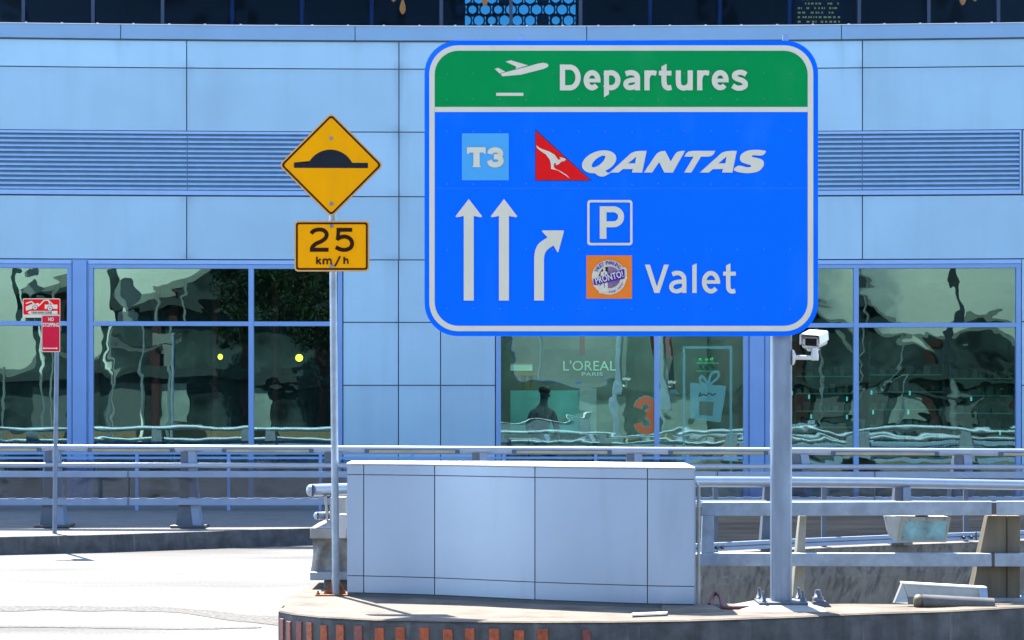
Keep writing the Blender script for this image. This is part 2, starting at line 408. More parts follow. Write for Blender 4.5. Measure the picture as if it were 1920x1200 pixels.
def circ(cx, cy, r, n=40, a0=0, a1=360, ry=None):
    return [(cx + r * math.cos(R(a0 + (a1 - a0) * k / n)), cy + (ry or r) * math.sin(R(a0 + (a1 - a0) * k / n))) for k in range(n + (0 if a1 - a0 == 360 else 1))]
def ell(cx, cy, rx, ry, a0, a1, n=14):
    return [(cx + rx * math.cos(R(a0 + (a1 - a0) * k / n)), cy - ry * math.sin(R(a0 + (a1 - a0) * k / n))) for k in range(n + 1)]
def solid_sheet(poly, Y, depth):
    return MB().prism([P(x, y, Y) for x, y in poly], (0, depth, 0))

# ---------------------------------------------------------------- ground
ISL = .38; KERB = .22
def road_rail_Y(px): return 33.2 - .9 * px / 1930
kerb_pts = [G(-60, 1009.5, KERB), G(0, 1008, KERB), G(200, 1003.5, KERB), G(400, 997, KERB), G(580, 991.5, KERB)]
kerb_pts = [Vector((-40, 27, KERB)), Vector((-14, 29.3, KERB))] + kerb_pts + [Vector(((900 - 960) / F * 32.6, 32.6, KERB)), Vector(((1300 - 960) / F * 32.2, 32.2, KERB)), Vector((7.2, 31.95, KERB)), Vector((40, 30.5, KERB))]
# second bridge rail line: (pixel column, distance)
B_LINE = [(585, 20.9), (760, 21.9), (1000, 23.2), (1303, 24.5), (1480, 25.3), (1660, 26.0), (1930, 26.9), (2300, 28.0)]
def Bpt(px, z, dy=0.0):
    for (a, ya), (b, yb) in zip(B_LINE, B_LINE[1:]):
        if px <= b or (b == 2300): break
    Y = ya + (yb - ya) * (px - a) / (b - a); return Vector(((px - 960) / F * Y, Y + dy, z))
bl = [Bpt(p, 0, .12) for p in (640, 760, 1000, 1303, 1480, 1660, 1930, 2300)]
outer = [Vector((-400, 19.3, 0)), Vector((-1.3, 19.3, 0))] + bl + [Vector((40, 33, 0)), Vector((400, 33, 0)), Vector((400, 400, 0)), Vector((-400, 400, 0))]
rb = MB()
tri = tessellate_polygon([outer]); rb.add(outer, [tuple(t) for t in tri])
rb.add([(-400, -400, 0), (400, -400, 0), (400, 19.3, 0), (-1.3, 19.3, 0), (-400, 19.3, 0)], [(0, 1, 2, 3, 4)])
struct(rb.build('road', M['asphalt'])).data.flip_normals() if False else struct(rb.build('road', M['asphalt']))
struct(MB().add([(-3, 17.0, -1.6), (45, 17.0, -1.6), (45, 36, -1.6), (-3, 36, -1.6)], [(0, 1, 2, 3)]).build('lower_road', M['asphaltdark']))
# worn tar line and patch that cross the left carriageway
def strip_on_ground(line, widths, z, name, m):
    mb = MB(); vs = []
    for (px, py), w in zip(line, widths):
        vs += [G(px, py - w / 2, z), G(px, py + w / 2, z)]
    mb.add(vs, [(2 * i, 2 * i + 1, 2 * i + 3, 2 * i + 2) for i in range(len(line) - 1)])
    return struct(mb.build(name, m))
M['tarline'] = mat('worn seam asphalt', (.135, .13, .12), .9, spec=.1, var=.35, scale=22, bump=.4)
ln = [(-200, 1140), (0, 1141), (90, 1139), (180, 1141), (300, 1142), (380, 1149), (450, 1158), (522, 1163)]
ln = [tuple(v) for v in cat(ln)]
strip_on_ground(ln, [9 + (8 * max(0, (x - 300) / 220)) + 1.5 * math.sin(x * .05) for x, y in ln], .004, 'road', M['tarline'])
ln = [(-100, 1176), (60, 1175), (200, 1177), (340, 1179), (490, 1176)]
strip_on_ground([tuple(v) for v in cat(ln)], [1.6 + .8 * math.sin(k * 1.7) for k in range(33)], .004, 'road', M['tarline'])

# far pavement with its kerb
kb = MB()
n = len(kerb_pts); back = [Vector((p.x, 47, KERB)) for p in kerb_pts]; foot = [Vector((p.x, p.y - .02, -.02)) for p in kerb_pts]
kb.add(kerb_pts + back, [(i, i + 1, i + 1 + n, i + n) for i in range(n - 1)])
struct(kb.build('pavement', M['pave']))
kb = MB(); lip = [p + Vector((0, .16, .006)) for p in kerb_pts]; top = [p + Vector((0, -.002, .006)) for p in kerb_pts]
kb.add(foot + top + lip, [(i, i + 1, i + 1 + n, i + n) for i in range(n - 1)] + [(i + n, i + 1 + n, i + 1 + 2 * n, i + 2 * n) for i in range(n - 1)])
struct(kb.build('kerb', M['kerbface'], fix=False))

# traffic island
fr = [(522, 1147), (545, 1152), (600, 1158), (700, 1163), (850, 1166), (1000, 1167.5), (1150, 1167), (1280, 1165), (1400, 1161), (1500, 1157.5), (1620, 1152), (1780, 1147), (1930, 1139)]
frp = [G(x, y, ISL) for x, y in fr] + [Vector((7, 20.0, ISL)), Vector((12, 21.6, ISL))]
bk = [Vector((12, 22.6, ISL)), G(1925, 1129, ISL), G(1700, 1131.5, ISL), G(1450, 1133, ISL), G(1303, 1131, ISL), Vector((.6, 20.9, ISL)), Vector((-1.0, 21.3, ISL)), G(596, 1092, ISL), G(530, 1124, ISL)]
top = frp + bk
tb = MB(); nf = len(frp)
tb.add(top, [tuple(t) for t in tessellate_polygon([top])])
inner = [p + Vector((0, .25, 0)) for p in frp]
struct(tb.build('traffic_island', M['concrete']))
# skirt under the island (back and sides) and the kerb along its front, proud of the top by a few millimetres
sk_ = MB(); nb = len(bk); ring = [frp[-1]] + bk + [frp[0]]
sk_.add([Vector((p.x, p.y, ISL - .002)) for p in ring] + [Vector((p.x, p.y, -1.7)) for p in ring], [(i, i + 1, i + 1 + len(ring), i + len(ring)) for i in range(len(ring) - 1)])
struct(sk_.build('retaining_wall', M['block']))
ks = MB()
def off(p, dy, z): return Vector((p.x, p.y + dy, z))
secs = []
for p in frp:
    secs.append([off(p, .0, -.02), off(p, .0, ISL - .03), off(p, .012, ISL - .008), off(p, .035, ISL + .008), off(p, .24, ISL + .010), off(p, .245, ISL - .004)])
vs = [v for s_ in secs for v in s_]
ks.add(vs, [(i * 6 + k, (i + 1) * 6 + k, (i + 1) * 6 + k + 1, i * 6 + k + 1) for i in range(nf - 1) for k in range(5)])
e0 = secs[0]
ks.add(e0 + [off(e0[0], .5, -.02), off(e0[4], .26, ISL + .008)], [(0, 1, 2, 3, 4, 7, 6)])
kerb_front = ks.build('kerb', M['kerbface'], fix=True)
kerb_front.data.materials.append(M['concrete'])
for f in kerb_front.data.polygons:
    if abs(f.normal.z) > .6: f.material_index = 1
struct(kerb_front)

# reflectors on the kerb face
refl = [(530, 8, 1), (543, 9, 1), (562, 11, 1), (582, 11, 0), (608, 13, 0), (639, 15, 0), (674, 15, 1), (712, 17, 0), (752, 18, 0), (796, 18, 0), (841, 18, 0), (882, 18, 0), (927, 19, 0), (973, 19, 0), (1018, 20, 0), (1100, 15, 2)]
def kerb_at(px):
    for a, b in zip(frp, frp[1:]):
        xa = 960 + a.x / a.y * F; xb = 960 + b.x / b.y * F
        if xa <= px <= xb:
            t = (px - xa) / (xb - xa); return a.lerp(b, t), (b - a).normalized()
words = ['first', 'second', 'third', 'fourth', 'fifth', 'sixth', 'seventh', 'eighth', 'ninth', 'tenth', 'eleventh', 'twelfth', 'thirteenth', 'fourteenth', 'fifteenth', 'last']
for i, (px, w, dull) in enumerate(refl):
    c, t = kerb_at(px); hw = w / F * c.y / 2 / max(.35, t.x); zt = ISL - (.045 if dull != 2 else .05) - .01 * (i % 3 == 1)
    a = c - t * hw; b = c + t * hw; nrm = Vector((t.y, -t.x, 0)) * .012; base = Vector((t.y, -t.x, 0)) * -.01
    mb = MB(); lean = t * random.uniform(-.006, .006)
    mb.hexa([Vector((q.x, q.y, zt - .17)) for q in (a + base, b + base, b + nrm, a + nrm)], [Vector((q.x, q.y, zt)) + lean for q in (a + base, b + base, b + nrm, a + nrm)])
    o = mb.build('kerb_reflector', M['reflectordull'] if dull else M['reflector'], None, .003)
    kind = 'dull dark red' if dull else 'bright orange'
    tag(o, f'{kind} reflector on the kerb face, {words[i]} from the rounded island end', 'reflector', 'reflectors along the island kerb')

# ---------------------------------------------------------------- terminal building
FD = 42.0
def FY(X): return FD - X * X / 188.0
def fac(px, py, d=0.0):
    Y = FD
    for _ in range(6):
        X = (px - 960) / F * Y; Y = FY(X)
    X = (px - 960) / F * Y
    return Vector((X, Y - d, H - (py - HY) / F * FD))
def fbox(mb, x0, x1, y0, y1, d0, d1):
    n = max(1, int(abs(x1 - x0) / 70)); vs = []
    for k in range(n + 1):
        px = x0 + (x1 - x0) * k / n
        for py, d in ((y0, d0), (y0, d1), (y1, d1), (y1, d0)): vs.append(fac(px, py, d))
    fs = [(i * 4 + k, (i + 1) * 4 + k, (i + 1) * 4 + (k + 1) % 4, i * 4 + (k + 1) % 4) for i in range(n) for k in range(4)]
    fs += [(3, 2, 1, 0), (n * 4, n * 4 + 1, n * 4 + 2, n * 4 + 3)]
    return mb.add(vs, fs)
bld = thing('terminal_building', (0, 42, KERB), 'pale blue panelled airport terminal with louvres, tall windows and a dark glazed upper floor', 'building')
XL, XR = -420, 2340
# cladding panels, gridded near their edges for the run-off stains
clad = MB(); stain = []; tone = []
def panel(x0, x1, y0, y1, d=0.0, g=1.0):
    x0 += g; x1 -= g; y0 += g; y1 -= g; tn = random.uniform(0, 1)
    nx = max(2, int((x1 - x0) / 9)); ny = max(2, int((y1 - y0) / 14)); o = len(clad.v); vs = []
    for j in range(ny + 1):
        for i in range(nx + 1):
            px = x0 + (x1 - x0) * i / nx; py = y0 + (y1 - y0) * j / ny
            vs.append(fac(px, py, d)); stain.append(stain_at(px, py, y0, y1))
    fs = [(j * (nx + 1) + i, j * (nx + 1) + i + 1, (j + 1) * (nx + 1) + i + 1, (j + 1) * (nx + 1) + i) for j in range(ny) for i in range(nx)]
    clad.add(vs, fs, False)
    rim = [i for i in range(nx + 1)] + [j * (nx + 1) + nx for j in range(1, ny + 1)] + [ny * (nx + 1) + i for i in range(nx - 1, -1, -1)] + [j * (nx + 1) for j in range(ny - 1, 0, -1)]
    rv = [vs[k] for k in rim]; bv = [v + Vector((0, .03, 0)) for v in rv]; m_ = len(rim)
    clad.add(rv + bv, [(k, (k + 1) % m_, (k + 1) % m_ + m_, k + m_) for k in range(m_)]); stain.extend([.2] * (2 * m_)); tone.extend([tn] * ((nx + 1) * (ny + 1) + 2 * m_))
SJ = [(227, 78, .5), (350, 129, .6), (350, 369, .6), (748, 78, .8), (748, 131, .9), (748, 249, .8), (748, 368, .6), (666, 78, .4), (1577, 78, .6), (1617, 131, .5), (1617, 370, .4), (747, 487, .5), (350, 487, -.5), (748, 604, .3), (1617, 78, .4), (730, 487, .4), (1100, 78, .4)]
def stain_at(px, py, y0, y1):
    v = 0
    for jx, jy, a in SJ:
        if a > 0 and -2 <= py - jy < 120:
            h = py - jy; w = 13 * math.exp(-h / 45) + 2.5
            v += .62 * a * math.exp(-((px - jx) / w) ** 2) * math.exp(-h / 60)
        elif a < 0 and -40 < py - jy <= 2:
            h = jy - py; v += -a * math.exp(-((px - jx) / 22) ** 2) * math.exp(-h / 12)
    return min(1, v + .10 * math.exp(-(py - y0) / 5))
LV0, LV1 = 642, 1260
cols_up = [XL, -55, 350, 748, 1180, 1617, 2050, XR]
for y0, y1 in ((78, 130), (130, 248)):
    for a, b in zip(cols_up, cols_up[1:]): panel(a, b, y0, y1)
for a, b in ((LV0, 748), (748, 1000), (1000, LV1)): panel(a, b, 248, 369)
for a, b in ((1917, 2130), (2130, XR)): panel(a, b, 248, 369)
for a, b in zip(cols_up, cols_up[1:]): panel(a, b, 369, 487.5)
for y0, y1 in ((487.5, 604.5), (604.5, 722.5), (722.5, 840), (840, 962)):
    for a, b in ((643, 747), (747, 826), (826, 929)): panel(a, b, y0, y1)
    for a, b in ((1915, 2090), (2090, XR)): panel(a, b, y0, y1)
co = clad.build('wall_cladding', M['panel'], bld, fix=True)
at = co.data.attributes.new('stain', 'FLOAT', 'POINT'); at.data.foreach_set('value', stain)
at = co.data.attributes.new('tone', 'FLOAT', 'POINT'); at.data.foreach_set('value', tone)
# dark sheet behind the joints (openings left for glass)
bkg = MB()
for x0, x1, y0, y1 in ((XL, XR, 60, 250), (XL, LV0, 250, 368), (LV0, LV1, 250, 368), (LV1, XR, 250, 368), (XL, XR, 368, 489), (643, 931, 489, 965), (1913, XR, 489, 965)):
    fbox(bkg, x0, x1, y0, y1, -.16, -.031)
bkg.build('wall_backing', M['backing'], bld)
# parapet coping
pb = MB()
for a, b in ((XL, -210), (-210, 227), (227, 666), (666, 1100), (1100, 1577), (1577, 2010), (2010, XR)):
    fbox(pb, a + .7, b - .7, 51, 77, -.35, .05)
pb.build('parapet', M['parapet'], bld, .006)
pb = MB(); fbox(pb, XL, XR, 49.3, 50.9, -.36, .065)
pb.build('coping', M['plinthcap'], bld, .004)
for k in range(-3, 32):
    cl = MB(); fbox(cl, k * 67 + 48, k * 67 + 51.5, 47.6, 49.2, -.02, .05); cl.build('coping_clip', M['plinthcap'], bld)
sh_ = MB(); fbox(sh_, XL, XR, 77.2, 79.2, -.03, .03); sh_.build('parapet_drip', M['backing'], bld)
# louvres
def louvre(x0, x1, xm):
    fr_ = MB()
    fbox(fr_, x0, x1, 248.5, 253, -.10, .01); fbox(fr_, x0, x1, 359, 367, -.10, .01)
    fbox(fr_, x0, x0 + 3, 253, 359, -.10, .01); fbox(fr_, x1 - 3, x1, 253, 359, -.10, .01)
    root = fr_.build('louvre', M['headframe'], bld)
    bk_ = MB(); fbox(bk_, x0 + 3.2, x1 - 3.2, 253.2, 358.8, -.030, -.024); bk_.build('back_plate', M['louvreback'], root)
    sl_ = MB()
    for k in range(12):
        y = 254.5 + k * 8.75
        for a, b in ((x0 + 3.5, xm - .8), (xm + .8, x1 - 3.5)):
            n_ = max(1, int((b - a) / 70)); vs = []
            for q in range(n_ + 1):
                px = a + (b - a) * q / n_
                vs += [fac(px, y, -.045), fac(px, y + 4.6, .0), fac(px, y + 6.2, .0), fac(px, y + 1.6, -.045)]
            fs = [(i * 4 + c, (i + 1) * 4 + c, (i + 1) * 4 + (c + 1) % 4, i * 4 + (c + 1) % 4) for i in range(n_) for c in range(4)] + [(3, 2, 1, 0), (n_ * 4, n_ * 4 + 1, n_ * 4 + 2, n_ * 4 + 3)]
            sl_.add(vs, fs)
    sl_.build('slat', M['slat'], root)
louvre(XL, LV0, 351); louvre(LV1, 1915, 1617)
# windows
def window(x0, x1, mull, transoms, gm, bottom=940):
    fr_ = MB()
    fbox(fr_, x0, x1, 489, 496.5, -.12, .035)
    root = fr_.build('window', M['headframe'], bld, .004)
    fr_ = MB()
    fbox(fr_, x0, x1, 496.7, 504.5, -.12, .02); fbox(fr_, x0, x1, bottom, bottom + 22, -.12, .03)
    edges = [x0] + mull + [x1]
    for i, e in enumerate(edges):
        if i == 0: fbox(fr_, e, e + 9, 504.5, bottom, -.12, .02)
        elif i == len(edges) - 1: fbox(fr_, e - 9, e, 504.5, bottom, -.12, .02)
        else: fbox(fr_, e - 4.7, e + 4.7, 504.5, bottom, -.12, .035)
    for t in transoms:
        for a, b, i in zip(edges, edges[1:], range(9)):
            fbox(fr_, a + (9 if i == 0 else 4.7), b - (9 if i == len(edges) - 2 else 4.7), t - 4.2, t + 4.2, -.12, .025)
    fr_.build('window_frame', M['frame'], root, .004)
    ys = [504.5] + [q for t in transoms for q in (t - 4.2, t + 4.2)] + [bottom]
    for i, (a, b) in enumerate(zip(edges, edges[1:])):
        a += 9 if i == 0 else 4.7; b -= 9 if i == len(edges) - 2 else 4.7
        for j in range(0, len(ys), 2):
            t0, t1 = random.uniform(-.006, .006), random.uniform(-.004, .004)
            c = [fac(a, ys[j], -.06 + t0 + t1), fac(b, ys[j], -.06 - t0 + t1), fac(b, ys[j + 1], -.06 - t0 - t1), fac(a, ys[j + 1], -.06 + t0 - t1)]
            MB().add(c, [(3, 2, 1, 0)]).build('pane', gm, root, fix=False)
window(-190, 135, [-30], [607.5], M['glass'])
window(166, 642, [471], [607.5], M['glass'])
window(930, 1403, [1231.5], [607.5], M['shopglass'])
window(1434, 1914, [1605], [610.5], M['shopglass'])
def column_cover(x0, x1, parts):
    mb = MB()
    fbox(mb, x0, x1, 488, 962, -.12, .0)
    o = mb.build('column_cover', M['frame'], bld)
    mb = MB()
    for a, b in parts: fbox(mb, a, b, 490, 962, 0.002, .06)
    mb.build('cover_plate', M['frame'], o, .004)
column_cover(135.2, 165.8, [(137.5, 163)]); column_cover(1403.2, 1433.8, [(1405.5, 1432)])
# upper storey, set back behind the parapet
up = MB()
UB = -2.2
def ubox(mb, x0, x1, y0, y1, d0, d1): return fbox(mb, x0, x1, y0, y1, UB + d0, UB + d1)
for k in range(-4, 19):
    x = -4 + k * 137.4; ubox(up, x - 3.4, x + 3.4, -300, 70, -.15, .04)
ubox(up, XL, XR, -312, -300, -.2, .06)
upo = up.build('upper_mullion', mat('upper mullion', (.035, .065, .13), .5), bld)
c = [fac(XL, -300, UB), fac(200, -300, UB), fac(960, -300, UB), fac(1700, -300, UB), fac(XR, -300, UB), fac(XR, 80, UB), fac(1700, 80, UB), fac(960, 80, UB), fac(200, 80, UB), fac(XL, 80, UB)]
MB().add(c, [(9, 8, 1, 0), (8, 7, 2, 1), (7, 6, 3, 2), (6, 5, 4, 3)]).build('upper_glass', M['darkglass'], bld, fix=False)
rf = MB(); fbox(rf, XL, XR, -330, -312, -14, 1.2); fbox(rf, XL, XR, 66, 74, -14, -.36)
rf.build('roof', M['indark'], bld)
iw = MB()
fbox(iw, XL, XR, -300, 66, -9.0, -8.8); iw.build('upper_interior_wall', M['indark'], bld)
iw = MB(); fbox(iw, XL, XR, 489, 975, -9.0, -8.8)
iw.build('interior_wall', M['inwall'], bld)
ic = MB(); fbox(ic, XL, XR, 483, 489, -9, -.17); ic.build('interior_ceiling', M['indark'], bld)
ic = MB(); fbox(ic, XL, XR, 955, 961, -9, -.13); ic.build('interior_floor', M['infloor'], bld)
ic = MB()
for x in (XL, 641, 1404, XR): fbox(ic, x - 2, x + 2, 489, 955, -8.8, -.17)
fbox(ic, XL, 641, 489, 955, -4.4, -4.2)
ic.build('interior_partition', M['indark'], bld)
lt = MB()
for a, b in ((1000, 1180), (1230, 1400)):
    for d in (-2.0, -4.5, -7): fbox(lt, a, b, 489.2, 490.2, d - .25, d)
lt.build('shop_fill_light', M['shopfill'], bld)  # unseen glowing panels added to brighten the shop interior

# ---------------------------------------------------------------- inside the upper storey
hx = thing('hexagon_screen', fac(974, 60, UB - 1.2), 'bright blue backlit screen with dark hexagon lattice behind the upper windows', 'screen')
mb = MB(); mb.box(P(872, -60, 45.6), (P(1079, 56, 45.6).x, 45.7, P(0, 56, 45.6).z)); mb.build('backlight', M['screen'], hx)
ht = MB()
hexes = []
for r_ in range(-3, 4):
    for c_ in range(11):
        cx = 862 + c_ * 24.0 + (12.0 if r_ % 2 else 0); cy = 18 + r_ * 20.5
        hexes.append((cx, cy))
for cx, cy in hexes:                                # each cell a hexagonal ring
    o_ = [(cx + 12.2 * math.sin(R(30 * k)) * (1 if k % 2 == 0 else .97), cy + 13.6 * math.cos(R(30 * k))) for k in range(12)]
    q = 9.4 + random.choice((-1.6, 0, 0, .4)); i_ = [(cx + q * math.sin(R(30 * k)) * (1 if k % 2 == 0 else .95), cy + q * math.cos(R(30 * k)) * (1 if k % 2 == 0 else .95)) for k in range(12)]
    if max(x for x, y in o_) > 1112: continue
    vs = [P(x, y, 45.5) for x, y in o_] + [P(x, y, 45.5) for x, y in i_]
    ht.add(vs, [(k, (k + 1) % 12, (k + 1) % 12 + 12, k + 12) for k in range(12)])
    if random.random() < .22: ht.add([P(x, y, 45.49) for x, y in i_], [tuple(range(12))])
ht.build('lattice', M['indark'], hx)
for i, (px, y1) in enumerate(((738, 4), (755, 27), (909, 12), (1805, 10), (1828, 3))):
    c = P(px, y1, 45.0); t_ = thing('pendant_lamp', c, '', 'lamp', 'orange teardrop lamps behind the upper glass')
    lab = ['orange teardrop pendant lamp, the higher and left of the pair above the speed hump sign', 'long orange teardrop pendant lamp hanging lowest, beside a higher one', 'orange pendant lamp hanging in front of the blue hexagon screen', 'dim orange pendant lamp behind the upper glass near the building right end', 'small dim pendant lamp hanging highest beside a longer one at the right end'][i]
    t_['label'] = lab
    MB().lathe(c, (0, 0, 1), [(0, .004), (.03, .035), (.09, .058), (.16, .05), (.26, .02), (.32, .008)], 14).build('shade', M['orangelamp'], t_)
    MB().tube([c + Vector((0, 0, .32)), c + Vector((0, 0, 2.2))], .006, 6).build('cord', M['indark'], t_)
bd = thing('departure_board', fac(1535, 30, UB - 1.6), 'dim flight board with rows of amber text behind the upper glass', 'display board')
mb = MB(); mb.box(P(1490, -30, 45.45), (P(1580, 52, 45.45).x, 45.6, P(1580, 52, 45.45).z)); mb.build('case', M['indark'], bd)
mb = MB()
for r_ in range(-2, 6):
    x = 1496
    while x < 1573:
        w = random.uniform(1.5, 6)
        if random.random() < .72: mb.box(P(x, r_ * 8.5 + 5, 45.43), (P(min(x + w, 1575), 0, 45.43).x, 45.44, P(0, r_ * 8.5 + 8.2, 45.43).z))
        x += w + random.uniform(1.5, 5)
mb.build('text_row', M['led'], bd)

# ---------------------------------------------------------------- inside the ground floor windows
def inbox(mb, x0, x1, y0, y1, Y0, Y1): return mb.box(P(x0, y0, Y0), (P(x1, y1, Y0).x, Y1, P(x1, y1, Y0).z))
for i, px in enumerate((180, 293, 405, 519)):
    o = MB().lathe(P(px, 955, 44.6), (0, 0, 1), [(0, .10), (.02, .085), (4.2, .085), (4.22, .1)], 14).build('interior_column', M['redcol'])
    tag(o, ['dark red column at the left edge of the middle left window', 'dark red column in the middle left window, between the two reflected sign poles', 'dark red column beside the mullion, left of the nearer yellow lamp', 'dark red column in the narrow pane left of the speed sign pole'][i], 'column', 'dark red columns inside the left windows')
for i, (px, py, r) in enumerate(((413, 669, 5.5), (561, 671, 7))):
    c = P(px, py, 43.2); t_ = thing('yellow_lamp', c, ['small oval glowing yellow lamp in the wide left window pane', 'larger round glowing yellow lamp in the pane beside the speed sign pole'][i], 'lamp', 'yellow lamps in the left window')
    rr = r / F * 43.2
    MB().lathe(c - Vector((0, 0, rr)), (0, 0, 1), [(rr * (1 - math.cos(R(a))), rr * math.sin(R(a)) * (.85, 1)[i] + .001) for a in range(0, 181, 20)], 16).build('globe', M['yellowlamp'], t_)
    MB().tube([c + Vector((0, 0, rr)), c + Vector((0, 0, 1.6))], .004, 6).build('cord', M['indark'], t_)
# brand board and counter in the shop window
bo = thing('shop_sign', P(1105, 690, 45.6), 'dark shop wall sign reading L\'OREAL PARIS in pale lit letters', 'sign')
mb = MB(); inbox(mb, 1020, 1190, 655, 720, 45.75, 45.65); mb.build('board', M['inwall'], bo)
fl = Flat(45.63); fl.text("L'OREAL", (1056, 676, 1155, 695), .0); fl.text('PARIS', (1091, 698, 1130, 705)); fl.build('lettering', M['paleglow'], bo)
ct = thing('shop_counter', P(1040, 820, 44.9), 'pale teal shop counter with grey screen panel behind the seated person', 'counter')
mb = MB(); inbox(mb, 957, 1086, 732, 812, 45.0, 44.95); mb.build('screen_panel', M['teal'], ct)
mb = MB(); inbox(mb, 1086.5, 1118, 729, 815, 45.0, 44.9); mb.build('end_panel', mat('pale grey board', (.42, .44, .42), .6), ct)
mb = MB(); inbox(mb, 945, 1122, 815, 822, 45.1, 44.7); mb.build('desk_top', M['indark'], ct)
mb = MB(); inbox(mb, 950, 958, 822, 951, 45.1, 44.75); inbox(mb, 1110, 1118, 822, 951, 45.1, 44.75); mb.build('desk_leg', M['indark'], ct)
mb = MB(); inbox(mb, 1042, 1058, 783, 790, 44.94, 44.93); inbox(mb, 1062, 1074, 783, 790, 44.94, 44.93); mb.build('notice', M['white'], ct)
lb = thing('shelf_lightbox', P(970, 690, 45.4), 'small pale green lit sign box above the honey wood display stand', 'light box')
mb = MB(); inbox(mb, 957, 998, 682, 695, 45.5, 45.4); mb.build('face', M['paleglow'], lb)
mb = MB(); inbox(mb, 956, 999, 680.5, 682, 45.5, 45.38); mb.build('rim', M['redcloth'], lb)
ds = thing('display_stand', P(990, 730, 45.9), 'honey coloured wooden display stand behind the glass above the counter', 'display stand')
mb = MB(); inbox(mb, 962, 1005, 696, 704, 46.1, 45.8); mb.build('stand_top', M['wood'], ds)
for a in (978, 992):
    mb = MB(); mb.hexa([P(a, 735, 45.9), P(a + 5, 735, 45.9), P(a + 5, 735, 46), P(a, 735, 46)], [P(a - 1, 704, 45.9), P(a + 9, 704, 45.9), P(a + 9, 704, 46), P(a - 1, 704, 46)]); mb.build('leg', M['wood'], ds)
# window stickers and poster (films on the back of the shop glass)
GS = 41.975
def film(name, c_, a_):
    m = bpy.data.materials.new(name); m.use_nodes = True; nt = m.node_tree; N, L = nt.nodes, nt.links
    tr = N.new('ShaderNodeBsdfTransparent'); mx = N.new('ShaderNodeMixShader'); mx.inputs[0].default_value = a_
    N['Principled BSDF'].inputs['Base Color'].default_value = (*c_, 1); N['Principled BSDF'].inputs['Roughness'].default_value = .4
    L.new(tr.outputs[0], mx.inputs[1]); L.new(N['Principled BSDF'].outputs[0], mx.inputs[2]); L.new(mx.outputs[0], N['Material Output'].inputs[0]); return m
M['tealdecal'] = film('pale teal window film', (.17, .50, .46), .42)
M['orangefilm'] = film('orange window film', (.62, .13, .02), .8)
M['olive'] = film('brown print film', (.08, .12, .06), .6)
c3 = thing('window_sticker', P(1210, 780, GS), 'big orange figure 3 sticker with pale outline on the shop window', 'sticker')
def three(fl, w):
    fl.stroke([(1196, 765), (1200, 755), (1212, 750), (1222, 757), (1223, 768), (1213, 777)], w); fl.stroke([(1213, 777), (1224, 786), (1224, 801), (1212, 808), (1200, 803), (1196, 793)], w)
fl = Flat(GS); three(fl, 17); fl.build('outline', M['tealdecal'], c3)
fl = Flat(GS - .006); three(fl, 13.5); fl.build('figure', M['orangefilm'], c3)
po = thing('window_poster', P(1326, 740, GS), 'teal outlined window poster with a gift bag and ribbon bow', 'poster')
fl = Flat(GS); fl.poly([(1280, 649), (1373, 649), (1373, 900), (1280, 900)], [[(1285, 654), (1368, 654), (1368, 895), (1285, 895)]]); fl.build('border', M['tealdecal'], po)
fl = Flat(GS); fl.poly([(1294, 717), (1362, 724), (1351, 792), (1294, 785)]); fl.build('gift_bag', M['tealdecal'], po)
fl = Flat(GS - .004); fl.stroke([(1328, 719), (1316, 705), (1312, 712), (1318, 719), (1329, 720)], 4.5); fl.stroke([(1329, 719), (1333, 702), (1345, 697), (1347, 706), (1336, 717), (1330, 720)], 4.5); fl.build('bow', M['tealdecal'], po)
fl = Flat(GS - .004); fl.poly([(1311, 752), (1338, 754), (1336, 780), (1311, 778)]); fl.build('print', M['olive'], po)
fl = Flat(GS - .004); fl.stroke([(1311, 742), (1314, 736), (1312, 743), (1320, 739), (1324, 742), (1330, 737), (1336, 741), (1342, 737)], 1.4); fl.build('script_line', M['signblack'], po)
for i, (x, y) in enumerate(((1312, 694), (1322, 695), (1333, 693), (1314, 680), (1326, 680), (1336, 679))):
    c = P(x, y, 44.5)
    o = MB().lathe(c, (0, 0, 1), [(0, .04), (.005, .043), (.06, .043), (.075, .018), (.09, .016), (.10, .018)], 12).build('bottle', M['greenbottle'])
    tag(o, 'small green bottle on the glass shelves behind the gift bag poster, %s row, %s' % (('upper' if i > 2 else 'lower'), ('first', 'middle', 'last')[i % 3]), 'bottle', 'green bottles behind the poster')
o = MB().box(P(1306, 680.2, 44.6), (P(1346, 681.6, 44.6).x, 44.4, P(1346, 681.6, 44.6).z)).box(P(1306, 695.2, 44.6), (P(1346, 696.6, 44.6).x, 44.4, P(1346, 696.6, 44.6).z)).build('glass_shelf', M['teal'])
tag(o, 'thin teal double shelf carrying green bottles in the shop window', 'shelf')
gm = thing('hanging_garment', P(1252, 660, 43.6), 'red garment over dark trousers hanging behind the shop window mullion', 'garment')
mb = MB(); mb.hexa([P(1247, 672, 43.6), P(1263, 671, 43.6), P(1263, 671, 43.75), P(1247, 672, 43.75)], [P(1240, 600, 43.6), P(1256, 600, 43.6), P(1256, 600, 43.75), P(1240, 600, 43.75)]); mb.build('red_top', M['redcloth'], gm, .01)
mb = MB(); mb.hexa([P(1256, 730, 43.6), P(1265, 730, 43.6), P(1265, 730, 43.7), P(1256, 730, 43.7)], [P(1249, 671, 43.6), P(1262, 671, 43.6), P(1262, 671, 43.7), P(1249, 671, 43.7)]); mb.build('trousers', M['hair'], gm, .01)
mb = MB(); mb.hexa([P(1256, 740, 43.6), P(1274, 740, 43.6), P(1274, 740, 43.75), P(1256, 740, 43.75)], [P(1256, 731, 43.6), P(1266, 730, 43.6), P(1266, 730, 43.7), P(1256, 731, 43.7)]); mb.build('shoe', M['white'], gm, .01)
